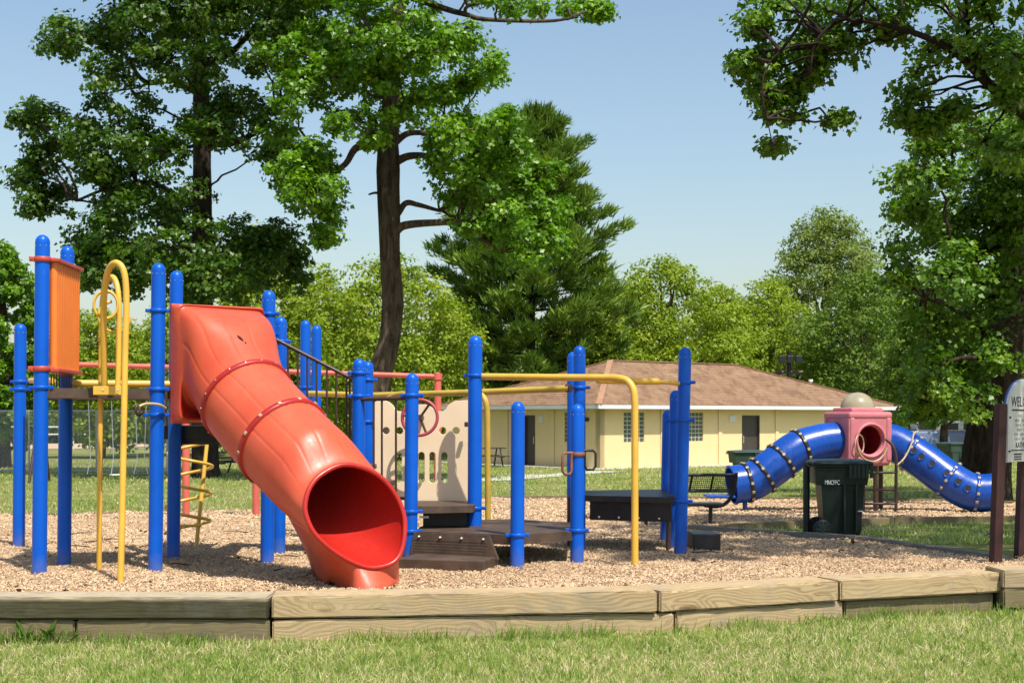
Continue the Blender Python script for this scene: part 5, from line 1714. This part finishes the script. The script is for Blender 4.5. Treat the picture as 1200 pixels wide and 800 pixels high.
# vertical wall ribs and joints
def on_wall(mw, sgn, x0, x1, y0, y1, z0, z1):
    a, b = (x0, x1) if sgn > 0 else (-x1, -x0)
    mb = MB(); mb.add([mw @ Vector((x, y, z)) for x in (a, b) for y in (y0, y1) for z in (z0, z1)],
                      [(0, 1, 3, 2), (4, 6, 7, 5), (0, 4, 5, 1), (2, 3, 7, 6), (0, 2, 6, 4), (1, 5, 7, 3)])
    return mb
for u in (776, 843.5, 910, 985): x = along(u, 'r'); on_wall(m_r, 1, x - .10, x + .10, 0.02, WH - .02, -.004, .045).build("pilaster", M['wall'], bd_)
for u in (648, 594, 560): x = along(u, 'l'); on_wall(m_l, -1, x - .10, x + .10, 0.02, WH - .02, -.004, .045).build("pilaster", M['wall'], bd_)
def block_window(mw, sgn, op, cols, rows_):
    x0, x1, y0, y1 = op
    o = on_wall(mw, sgn, x0, x1, y0, y1, -.12, -.05).build("window", M['mortar'], bd_)
    gb = MB()
    for i in range(cols):
        for j in range(rows_):
            a = x0 + (x1 - x0) * (i + .12) / cols; b = x0 + (x1 - x0) * (i + .88) / cols
            c = y0 + (y1 - y0) * (j + .12) / rows_; d = y0 + (y1 - y0) * (j + .88) / rows_
            q = on_wall(mw, sgn, a, b, c, d, -.06, -.035); gb.add(q.v, q.f)
    gb.build("glass_blocks", M['glass_block'], o)
block_window(m_r, 1, Rop[0], 5, 7); block_window(m_r, 1, Rop[1], 5, 7); block_window(m_l, -1, Lop[0], 3, 7)
def door(mw, sgn, op, hside):
    x0, x1, y0, y1 = op
    o = on_wall(mw, sgn, x0 + .05, x1 - .05, .02, y1 - .05, -.12, -.07).build("door", M['door'], bd_)
    fr_ = MB()
    for (a, b, c, d) in ((x0, x0 + .05, 0, y1), (x1 - .05, x1, 0, y1), (x0 + .05, x1 - .05, y1 - .05, y1)):
        q = on_wall(mw, sgn, a, b, c, d, -.14, .015); fr_.add(q.v, q.f)
    fr_.build("door_frame", M['door'], o)
    hx = x0 + .14 if hside < 0 else x1 - .14
    on_wall(mw, sgn, hx - .02, hx + .02, .92, 1.22, -.07, -.03).build("handle", M['steel'], o)
door(m_r, 1, Rop[2], -1); door(m_l, -1, Lop[1], -1)
on_wall(m_r, 1, along(854.5, 'r'), along(862.5, 'r'), hz(494.5, C0), hz(486.5, C0), .0, .02).build("wall_notice", M['white_paint'], bd_)
on_wall(m_l, -1, along(636.5, 'l'), along(631.5, 'l'), hz(495, C0), hz(487, C0), .0, .02).build("wall_notice", M['white_paint'], bd_)
on_wall(m_l, -1, along(688.5, 'l'), along(684.5, 'l'), hz(493.5, C0), hz(489, C0), .0, .16).build("wall_lamp", M['black'], bd_)
# roof
OV = .52
def fp(a, b, z): return C0 + rd * a + ld * b + Vector((0, 0, z - BG))
e00, e10, e11, e01 = fp(-OV, -OV, EZ), fp(RW + OV, -OV, EZ), fp(RW + OV, LW + OV, EZ), fp(-OV, LW + OV, EZ)
hh_ = LW / 2
r0, r1_ = fp(hh_ + .1, hh_, 3.92), fp(RW - hh_ - .1, hh_, 3.92)
rf = MB()
up_ = Vector((0, 0, .03))
rows_n = 26
def roof_face(a, b, c, d, n):
    """a-b eave, d-c ridge; laid in slightly stepped courses"""
    vs_, fs = [], []
    for i in range(n):
        t0, t1 = i / n, (i + 1) / n
        nr = ((b - a).cross(d - a)).normalized() * .009
        vs_ += [a.lerp(d, t0) + nr, b.lerp(c, t0) + nr, b.lerp(c, t1), a.lerp(d, t1)]
        k = i * 4; fs.append((k, k + 1, k + 2, k + 3))
        if i: fs.append((k - 1, k - 2, k + 1, k))
    rf.add([v + up_ for v in vs_], fs)
roof_face(e00, e10, r1_, r0, rows_n); roof_face(e01, e00, r0, r0, rows_n); roof_face(e11, e01, r0, r1_, rows_n); roof_face(e10, e11, r1_, r1_, rows_n)
rfo = rf.build("roof", M['roof'], bd_)
for a, b in ((e00, r0), (e10, r1_), (e01, r0), (e11, r1_), (r0, r1_)):
    cap = MB(); d = (b - a).normalized(); L = (b - a).length; nseg = int(L / .3)
    for k in range(nseg):
        p = a.lerp(b, (k + .5) / nseg) + Vector((0, 0, .055)); s = d.cross(Vector((0, 0, 1))).normalized()
        mm_ = Matrix((d, s, d.cross(s))).transposed()
        cap.box(p, (L / nseg * 1.04, .24, .035), 0, mm_ @ Matrix.Rotation(.05, 3, 'Y'))
    cap.build("ridge_cap", M['roof_ridge'], rfo)
for a, b in ((e00, e10), (e10, e11), (e11, e01), (e01, e00)):
    d = (b - a).normalized(); s = Vector((d.y, -d.x, 0))
    fm = MB(); fm.box((a + b) / 2 + s * .015 + Vector((0, 0, -.055)), ((b - a).length + .03, .03, .15), math.atan2(d.y, d.x)); fm.build("fascia", M['fascia'], rfo)
so_ = MB(); so_.prism([e00, e10, e11, e01], EZ - .07, EZ - .05); so_.build("soffit", M['fascia'], rfo)
vp = fp(RW - hh_ + .8, hh_ - 1.8, 0); vp = W(950, 452, 66); MB().tube([vp - Vector((0, 0, .4)), vp + Vector((0, 0, .22))], .07, 10).build("vent_pipe", M['white_paint'], rfo)
MB().tube([vp + Vector((0, 0, .2)), vp + Vector((0, 0, .30))], [.11, .10], 10).build("vent_pipe", M['white_paint'], rfo)
# concrete apron in front of the walls
apn = MB(); apn.prism([fp(-.9, -.9, 0), fp(RW + 1, -.9, 0), fp(RW + 1, 0.1, 0), fp(0.1, 0.1, 0), fp(.1, LW, 0), fp(-.9, LW, 0)], BG - .1, BG + .05)
apn.build("pavement", M['concrete'], kind="structure")
# picnic table by the left wall
def picnic_table(p, ang, label, L=1.8):
    t = thing("picnic_table", label, "picnic table", p, )
    m = Matrix.Translation(p) @ Matrix.Rotation(ang, 4, 'Z'); m3 = m.to_3x3()
    for k in range(5): MB().box(m @ Vector((0, -.29 + k * .145, .75)), (L, .135, .04), 0, m3).build("plank", M['table'], t)
    for s in (-1, 1):
        for k in range(2): MB().box(m @ Vector((0, s * (.62 + k * .15), .44)), (L, .135, .04), 0, m3).build("plank", M['table'], t)
        fr_ = MB(); x = s * L * .36
        fr_.tube([m @ Vector((x, -.25, .73)), m @ Vector((x, -.62, -.02))], .03, 6); fr_.tube([m @ Vector((x, .25, .73)), m @ Vector((x, .62, -.02))], .03, 6)
        fr_.tube([m @ Vector((x, -.8, .41)), m @ Vector((x, .8, .41))], .03, 6); fr_.build("leg_frame", M['table'], t)
    return t
picnic_table(Vector((W(568, 0, 57).x, 57, lawn_z(0, 57))), .3, "dark picnic table standing by the cream side wall", 1.6)
picnic_table(G(263, 556), .9, "black picnic table on the grass beside the left tree trunk")

# floodlight behind the roof
fl = thing("floodlight_pole", "dark floodlight pole rising behind the brown roof", "light pole", Vector((W(925, 0, 78).x, 78, lawn_z(0, 78))))
MB().tube([W(925, 530, 78), W(925, 412, 78)], .12, 8).build("pole", M['black'], fl)
MB().tube([W(906, 436, 78), W(941, 436, 78)], .09, 8).build("cross_arm", M['brown'], fl)
for u in (916, 926, 936): MB().bbox(W(u, 421, 77.8), (.36, .3, .42), 0, .03).build("lamp", M['black'], fl)

# far parked van
vn = thing("parked_van", "blue and white van parked beyond the far lawn under hanging leaves", "van", Vector((W(1108, 0, 84).x, 84, lawn_z(0, 84))))
v0 = vn.location
bd2 = MB(); bd2.bbox(v0 + Vector((0, 0, .85)), (4.9, 1.8, .95), 0, .12); bd2.build("body", M['car_blue'], vn)
bd2 = MB(); bd2.bbox(v0 + Vector((.2, 0, 1.60)), (4.2, 1.65, .62), 0, .16); cab = bd2.build("cab", M['white_paint'], vn)
for x in (-1.3, 0, 1.3): MB().bbox(v0 + Vector((x, -.82, 1.58)), (1.0, .05, .38), 0, .02).build("window", M['car_glass'], cab)
for x in (-1.5, 1.5):
    for y in (-.85, .85): MB().tube([v0 + Vector((x, y - .1, .34)), v0 + Vector((x, y + .1, .34))], .34, 18).build("wheel", M['rubber'], vn)

# ================================================================== SWINGS, FENCE
SY = 41.0
swg = thing("swing_set", "small swing set with three hanging seats beyond the raised deck", "swing set", Vector((W(137, 0, SY).x, SY, lawn_z(0, SY))))
zt_ = W(0, 467, SY).z; gz_ = lawn_z(0, SY)
xa, xb = W(48, 0, SY).x, W(193, 0, SY).x
bar("top_beam", [Vector((xa, SY, zt_)), Vector((xb, SY, zt_))], .05, M['brown'], 10, swg)
for x in (xa, xb):
    for s in (-1, 1): bar("leg", [Vector((x, SY, zt_)), Vector((x + (.05 if x > xa else -.05), SY + s * .9, gz_ - .05))], .04, M['brown'], 8, swg)
for u, ang in ((110, .6), (137, .9), (165, .4)):
    c = W(u, 556, SY)
    st_ = MB(); st_.bbox(c, (.42, .15, .04), ang, .01); so2 = st_.build("swing_seat", M['rubber'] if u != 137 else M['white_paint'], swg)
    for s in (-1, 1):
        e = c + Vector((math.cos(ang), math.sin(ang), 0)) * .2 * s
        MB().tube([e, Vector((c.x + s * .10, c.y, c.z + .45)), Vector((c.x + s * .16, SY, zt_))], .012, 5).build("chain", M['grey_metal'], so2)
FY = 50.0
fc_ = thing("chain_link_fence", "tall galvanised chain link fence along the ball field", "fence", Vector((W(60, 0, FY).x, FY, lawn_z(0, FY))))
fz0 = lawn_z(0, FY); fz1 = W(0, 481.5, FY).z
xs_f = [W(u, 0, FY).x for u in (-260, -180, -100, -28, 34, 113, 196)]
for x in xs_f: bar("fence_post", [Vector((x, FY, fz0 - .1)), Vector((x, FY, fz1 + .05))], .035, M['grey_metal'], 8, fc_)
bar("top_rail", [Vector((xs_f[0], FY, fz1)), Vector((xs_f[-1], FY, fz1))], .032, M['grey_metal'], 8, fc_)
bar("bottom_rail", [Vector((xs_f[0], FY, fz0 + .06)), Vector((xs_f[-1], FY, fz0 + .06))], .02, M['grey_metal'], 8, fc_)
for a, b in zip(xs_f[:-1], xs_f[1:]):
    cm_ = MB(); cm_.add([(a, FY - .02, fz0 + .04), (b, FY - .02, fz0 + .04), (b, FY - .02, fz1), (a, FY - .02, fz1)], [(0, 1, 2, 3)]); cm_.build("chain_mesh", M['chain'], fc_)
# far white rail fence across the field
wf = thing("rail_fence", "low white rail fence across the far side of the ball field", "fence", Vector((-33, 96, lawn_z(0, 96))))
for k in range(9): x = -52 + k * 3.2; bar("fence_post", [Vector((x, 96, lawn_z(0, 96) - .1)), Vector((x, 96, .95))], .05, M['white_paint'], 6, wf)
for z in (.85, .35): bar("rail", [Vector((-52, 96, z)), Vector((-26.4, 96, z))], .05, M['white_paint'], 6, wf)
gb_ = thing("dugout", "long pale low shed on the far side of the ball field", "shed", Vector((-47, 132, lawn_z(0, 130))))
MB().box(Vector((-47, 132, .35)), (36, 4, 2.3)).build("wall", M['lot'], gb_)
MB().box(Vector((-47, 132, 1.60)), (37, 5, .16)).build("roof", M['grey_metal'], gb_)

# ================================================================== TREES
T1c = [(340, 302, 26), (310, 312, 30), (352, 328, 18), (92, 300, 22), (200, 310, 40), (250, 330, 34), (140, 300, 34), (90, 45, 36), (140, 35, 42), (72, 52, 28), (128, 82, 28), (112, 94, 18), (180, 18, 46), (230, 20, 52), (280, 10, 44), (330, 15, 36), (250, 72, 36), (300, 58, 34), (362, 8, 34),
       (44, 122, 20), (26, 145, 20), (62, 168, 36), (104, 182, 36), (42, 205, 30), (98, 142, 26), (150, 165, 38), (192, 175, 34), (142, 212, 40), (60, 236, 28), (30, 240, 18),
       (270, 118, 32), (306, 138, 30), (318, 178, 22), (132, 252, 36), (190, 242, 40), (228, 225, 24), (112, 288, 34), (170, 292, 42), (230, 292, 46), (282, 282, 36), (322, 282, 32), (100, 322, 22), (220, 335, 40), (160, 328, 32), (272, 330, 32),
       (200, 70, 40), (170, 118, 20), (226, 140, 24), (250, 155, 26), (200, -30, 60), (270, -40, 60), (130, -30, 50), (330, -40, 40), (220, -100, 60)]
px_tree("shade_tree", "tall dark green tree behind the orange panel and arches", 45.0,
        [(241, 556, 30), (239, 480, 27), (238, 400, 26), (237, 250, 23), (236, 120, 19), (232, 0, 13), (230, -110, 5)],
        T1c, 4.8, 'leaf_oak', 'bark_dark', .155, 49, 14.5, 101, k0=0.45,
        limb_px=[[(236, 165, 11, 0), (270, 168, 9, -.3), (310, 150, 5, -.6), (330, 138, 3, -.6)], [(236, 110, 10, 0), (200, 95, 8, .4), (170, 96, 6, .5), (150, 70, 4, .6), (140, 55, 3, .6)],
                 [(236, 75, 10, 0), (270, 62, 8, -.2), (292, 40, 6, -.3), (310, 20, 5, -.4), (345, 16, 3, -.5)], [(237, 250, 8, 0), (180, 215, 6, -.8), (130, 220, 4, -1.2), (90, 235, 3, -1.4)]])
T2c = [(362, 240, 24), (380, 264, 17), (350, 205, 26), (376, 286, 11), (392, 222, 14), (340, 60, 32), (372, 38, 36), (350, 108, 34), (332, 158, 30), (362, 182, 30), (392, 88, 40), (402, 138, 30), (346, 220, 24), (376, 228, 20), (386, 268, 13), (332, 200, 22), (384, 192, 18), (390, 250, 12),
       (430, 28, 46), (480, 20, 42), (440, 92, 36), (500, 60, 42), (540, 50, 32), (472, 120, 32), (440, 150, 24), (520, 112, 42), (560, 92, 30), (582, 76, 14), (540, 152, 36), (510, 172, 28), (430, 168, 16), (470, 60, 30),
       (562, 172, 36), (592, 142, 26), (604, 182, 30), (562, 218, 38), (612, 222, 34), (640, 248, 28), (592, 258, 38), (636, 200, 22), (656, 286, 16), (618, 296, 28), (540, 232, 24), (520, 205, 18), (575, 290, 18), (632, 275, 26), (548, 262, 16),
       (440, -40, 60), (510, -50, 55), (380, -40, 50), (460, -100, 55), (560, -20, 30), (600, 4, 13), (632, 8, 13), (664, 7, 14), (690, 10, 12), (706, 8, 6), (575, -5, 20)]
px_tree("shade_tree", "tall bright green tree with a long bare trunk behind the red slide", 42.0,
        [(438, 548, 38), (441, 480, 33), (445, 440, 30), (456, 400, 25), (460, 360, 25), (457, 300, 24), (455, 200, 27), (457, 130, 21), (463, 60, 15), (468, -40, 9), (470, -120, 4)],
        T2c, 4.6, 'leaf_gum', 'bark', .155, 50, 16, 202, k0=0.62,
        limb_px=[[(462, 272, 12, 0), (475, 264, 10, -.2), (510, 261, 8, -.5), (545, 262, 7, -.8), (565, 280, 6, -.9), (590, 292, 5, -1), (612, 302, 3, -1.1)],
                 [(466, 250, 9, 0), (476, 238, 7, .2), (490, 240, 6, .4), (515, 247, 4, .6)], [(463, 190, 11, 0), (480, 183, 9, -.3), (505, 184, 6, -.4), (530, 200, 4, -.6)],
                 [(455, 172, 12, 0), (420, 172, 9, -.4), (405, 192, 7, -.6), (385, 206, 6, -.8), (365, 214, 5, -.9), (350, 230, 3, -1)], [(462, 168, 9, 0), (480, 156, 7, .3), (510, 158, 5, .6), (528, 164, 3, .7)],
                 [(464, -10, 9, 0), (520, 10, 7, -.5), (545, 17, 6, -.8), (570, 23, 5, -1), (640, 25, 4, -1.2), (678, 20, 2.5, -1.3)], [(545, 17, 5, -.8), (548, 8, 4, -.9), (575, 2, 3, -1), (610, -3, 2, -1)],
                 [(450, 228, 4, 0), (440, 226, 3, -.2), (432, 228, 2, -.3)]])
T4c = [(1100, 200, 40), (1152, 232, 46), (1092, 262, 40), (1054, 288, 26), (1120, 322, 46), (1068, 340, 30), (1102, 402, 40), (1088, 462, 26), (1120, 452, 32),
       (1150, 352, 42), (1092, 488, 16), (1075, 484, 13), (1182, 172, 42), (1140, 472, 18), (1170, 290, 36), (1190, 240, 36), (1085, 430, 28), (1150, 410, 30), (1070, 240, 26), (1200, 330, 40), (1240, 260, 60), (1260, 380, 50), (1250, 160, 60), (1220, 90, 60), (1300, 250, 60), (1085, 372, 34), (1110, 280, 30), (1075, 175, 22), (1110, 160, 30), (1150, 165, 34), (1062, 205, 22), (1060, 250, 24), (1185, 140, 34), (1048, 330, 22), (1160, 420, 30), (1100, 440, 30)]
px_tree("shade_tree", "broad tree with a thick dark trunk beside the notice board", 31.0,
        [(1152, 592, 60), (1158, 520, 55), (1170, 430, 52), (1186, 330, 46), (1204, 220, 38), (1218, 100, 28), (1228, -20, 16), (1232, -100, 6)],
        T4c, 4.2, 'leaf_syc', 'bark_dark', .12, 55, 23, 303, shape=(LEAF_LOBED, LOBED_F), prad=.36,
        limb_px=[[(1195, 270, 14, 0), (1150, 300, 10, -.8), (1120, 330, 7, -1.4), (1085, 350, 4, -1.8)], [(1200, 240, 12, 0), (1150, 215, 8, -.6), (1105, 205, 5, -1)]])
T5c = [(882, 38, 13), (873, 78, 12), (898, 108, 14), (918, 138, 9), (908, 172, 4), (900, 62, 20), (935, 48, 26), (936, 96, 14), (984, 138, 4), (958, 82, 15), (1000, 62, 20), (990, 28, 30), (1040, 38, 32), (1090, 60, 32), (1070, 108, 18), (1060, 138, 14), (1082, 150, 18),
       (1130, 60, 36), (1180, 52, 36), (1172, 112, 28), (1122, 130, 24), (1192, 180, 28), (1130, 12, 36), (1060, 2, 30), (950, 6, 30), (915, 10, 20), (1010, -20, 40), (1100, -30, 50), (1180, -20, 50), (880, -20, 30), (1230, 60, 60), (1250, 140, 50), (890, 90, 12), (903, 130, 7), (960, 45, 22), (1150, 165, 20)]
over = []
gx = random.Random(5)
# the part of the same crown that reaches out above the picture and shades the chips
for (x, y, r) in ((1.5, 14.45, .75), (0.55, 15.25, .6), (1.0, 15.3, .6), (1.75, 14.1, .5), (2.6, 15.0, .9), (2.1, 16.4, .9), (3.5, 14.9, .9), (3.7, 16.4, 1.0), (4.6, 14.8, .85), (4.9, 16.0, .9), (5.8, 15.4, 1.0), (1.1, 16.1, .6), (1.3, 17.7, .9), (2.9, 18.1, 1.1),
                  (4.4, 18.3, 1.2), (6.2, 17.5, 1.4), (6.5, 19.5, 1.5), (4.4, 20.5, 1.4), (2.2, 20.0, 1.0), (7.6, 21.5, 1.6), (7.6, 16.4, 1.3), (8.5, 19.0, 1.5), (9.5, 22.0, 1.5), (3.0, 22.4, 1.0), (10.0, 17.0, 1.3)):
    z = gx.uniform(7.4, 9.4) + max(0, (y - 16) * .25)
    over.append(((x + LDIR.x / LDIR.z * z, y - LDIR.y / -LDIR.z * z, z), r * 1.28))
px_tree("shade_tree", "leafy tree reaching in over the right end of the scene", 20.0,
        [(1420, 640, 60), (1415, 560, 55), (1400, 420, 50), (1380, 300, 44), (1350, 180, 36), (1330, 60, 30), (1300, -100, 22), (1280, -260, 12)],
        T5c, 2.6, 'leaf_syc', 'bark_dark', .092, 48, 28, 404, extra=over, prad=.27, lscale=.45,
        limb_px=[[(1352, 190, 26, 0), (1260, 170, 20, -.3), (1200, 132, 16, -.5), (1160, 100, 12, -.6), (1120, 62, 9, -.7), (1075, 40, 7, -.8), (1030, 28, 5, -.8), (980, 22, 3, -.9)], [(1160, 100, 9, -.6), (1140, 60, 7, -.6), (1132, 20, 5, -.6)],
                 [(980, 22, 4, -.9), (955, 52, 3, -.9), (950, 90, 2, -.9)], [(960, 50, 3, -.9), (915, 60, 2.5, -1), (893, 100, 2, -1), (905, 168, 1.2, -1)]])

# white pine
PYt = 76.0; sp_ = F / PYt
pb = Vector((W(622, 0, PYt).x, PYt, lawn_z(0, PYt)))
pine = thing("pine_tree", "dark blue green pine rising behind the yellow bars", "tree", pb)
ptop = W(628, 128, PYt).z
MB().tube([pb - Vector((0, 0, .2)), pb + Vector((0, 0, 5)), Vector((pb.x + .1, PYt, ptop - .5))], [.34, .26, .05], 10).build("trunk", M['bark_dark'], pine)
gp = random.Random(77)
PC, PR_ = [], []
PD = []
z = pb.z + 2.2
while z < ptop - .4:
    t = (z - pb.z) / (ptop - pb.z)
    Lmax = 6.3 * (1 - t) ** .60 * (0.75 + .4 * min(1, t * 3)) + .3
    nb = 7
    a0 = gp.uniform(0, 6.28)
    for k in range(nb):
        a = a0 + k * 2 * math.pi / nb + gp.uniform(-.25, .25)
        L = Lmax * gp.uniform(.68, 1.12)
        d = Vector((math.cos(a), math.sin(a), 0))
        pts = [Vector((pb.x, PYt, z)), Vector((pb.x, PYt, z)) + d * L * .5 + Vector((0, 0, L * (.02 + .12 * t))), Vector((pb.x, PYt, z)) + d * L + Vector((0, 0, L * (.14 + .25 * t)))]
        pp_ = bez(pts, 4)
        MB().tube(pp_, [.06 * (1 - .1 * i) for i in range(len(pp_))], 5, False).build("limb", M['bark_dark'], pine)
        m_ = int(5 + L * 5)
        for j in range(m_):
            f = .38 + .62 * (j + gp.random()) / m_
            q = pp_[min(len(pp_) - 1, int(f * (len(pp_) - 1)))].lerp(pp_[min(len(pp_) - 1, int(f * (len(pp_) - 1)) + 1)], gp.random())
            w_ = (1 - f) * L * .35 + .22
            s_ = Vector((-d.y, d.x, 0)) * gp.uniform(-1, 1) * w_
            PC.append(q + s_ + Vector((0, 0, gp.uniform(-.05, .15)))); PD.append((d * .7 + s_.normalized() * .45 + Vector((0, 0, .95))).normalized())
    z += .84 - .2 * t
PC = np.array(PC); PD = np.array(PD)
nn = 20
ow = np.repeat(np.arange(len(PC)), nn)
gg = np.random.default_rng(9)
Pn = PC[ow] + gg.normal(size=(len(ow), 3)) * np.array([.15, .15, .10])
Tn = unit(PD[ow] + gg.normal(size=(len(ow), 3)) * .36)
Nn = gg.normal(size=(len(ow), 3)) + np.array([0, 0, .8])
tn = np.clip(gg.random(len(PC))[ow] * .6 + gg.random(len(ow)) * .4, 0, 1)
Nn = Nn - Tn * np.sum(Nn * Tn, 1, keepdims=True)
scatter("crown", Pn, np.stack([.40 + .28 * gg.random(len(ow)), np.full(len(ow), .095), np.full(len(ow), .1)], 1), Nn, [(0, 0, 0), (.4, .5, .1), (1, 0, 0), (.4, -.5, .1)], [(0, 3, 2), (0, 2, 1)], tn, M['needle'], pine, T=Tn)

# trees of the background belt, each its own
def bt(u, Y, vtop, hwpx, mat, label, seed, n=15000, ls=.20, grp=None, pointy=0.0, zmin=.10):
    b = Vector((W(u, 0, Y).x, Y, lawn_z(0, Y)))
    H = CAMZ + (HOR - vtop) / F * Y - b.z
    return round_tree("leafy_tree", label, b, H, hwpx / F * Y, mat, seed, int(n * 1.25), ls * .95, group=grp, pointy=pointy, zmin=zmin)
bt(455, 68, 292, 108, 'leaf_pale', "wide pale green tree directly behind the bare leaning trunk", 1, 30000, .19)
bt(372, 74, 300, 70, 'leaf_pale', "pale green tree behind the blue posts beside the red slide", 2, 16000, .2)
bt(778, 82, 290, 92, 'leaf_pale', "bright pale tree above the left end of the brown roof", 3, 26000, .21)
bt(905, 92, 318, 78, 'leaf_pale', "pale tree above the right half of the brown roof", 4, 20000, .22)
bt(968, 112, 232, 92, 'leaf_grey', "big rounded grey green tree, tallest behind the building", 5, 46000, .26, zmin=.02)
bt(1012, 88, 305, 80, 'leaf_far', "mid green tree behind the roof end and the pink cube", 6, 18000, .22)
bt(690, 76, 330, 62, 'leaf_pale', "small pale tree between the pine and the brown roof", 7, 14000, .2)
bt(118, 72, 352, 70, 'leaf_pale', "pale tree seen between the orange panel and yellow arch", 8, 15000, .2)
bt(6, 56, 268, 52, 'leaf_gum', "green tree behind the shortest outer blue post", 9, 22000, .19)
bt(215, 78, 340, 80, 'leaf_pale', "pale tree low behind the dark tree's trunk", 10, 15000, .21)
bt(305, 70, 248, 66, 'leaf_pale', "yellowish green tree showing above the red slide's hood", 11, 18000, .2)
bt(865, 100, 340, 60, 'leaf_grey', "dull green tree low between two pale trees above the roof", 12, 14000, .22)
bt(1105, 74, 340, 80, 'leaf_far', "mid green tree in the shade behind the thick trunk", 13, 16000, .22, zmin=.3)
bt(1215, 80, 330, 80, 'leaf_far', "mid green tree behind the notice board", 14, 14000, .22, zmin=.3)
bt(738, 88, 322, 62, 'leaf_pale', "pale tree filling the gap just left of the brown roof's ridge", 16, 16000, .21)
bt(848, 90, 326, 62, 'leaf_pale', "pale tree between the two bright trees over the roof ridge", 17, 16000, .21)
bt(540, 88, 330, 70, 'leaf_far', "mid green tree filling the gap left of the pine", 15, 13000, .22)
# distant belt closing the view
FB = "distant trees beyond the field"
first = bt(60, 128, 395, 70, 'leaf_far', "far tree between the posts of the orange panel, beyond the ball field", 31, 9000, .34, FB, zmin=.02)
second = bt(155, 132, 385, 70, 'leaf_pale', "far tree seen between the yellow arch and the slide's hood", 32, 9000, .34, FB, zmin=.02)
gd = random.Random(3)
for u, src, lab in ((-15, second, "far tree left of the shortest blue post, beyond the ball field"), (20, first, "far tree low behind the shortest blue post, beyond the ball field"), (108, first, "far tree between orange panel and yellow arch, beyond the ball field"),
                    (200, first, "far tree behind the slide's left edge, beyond the ball field"), (484, second, "far tree in the gap between pale tree and pine"), (612, first, "far tree glimpsed low through the pine's branches"),
                    (1076, first, "far tree just above the start of the right blue tube"), (1120, second, "far tree just left of the thick dark trunk")):
    c = copy_tree(src)
    c["label"] = lab
    Y = gd.uniform(124, 148)
    c.location = (W(u, 0, Y).x, Y, lawn_z(0, Y)); c.rotation_euler.z = gd.uniform(0, 6.28)
    k_ = gd.uniform(.85, 1.12); c.scale = (k_ * 1.1, k_ * 1.1, k_)

bpy.context.view_layer.update()
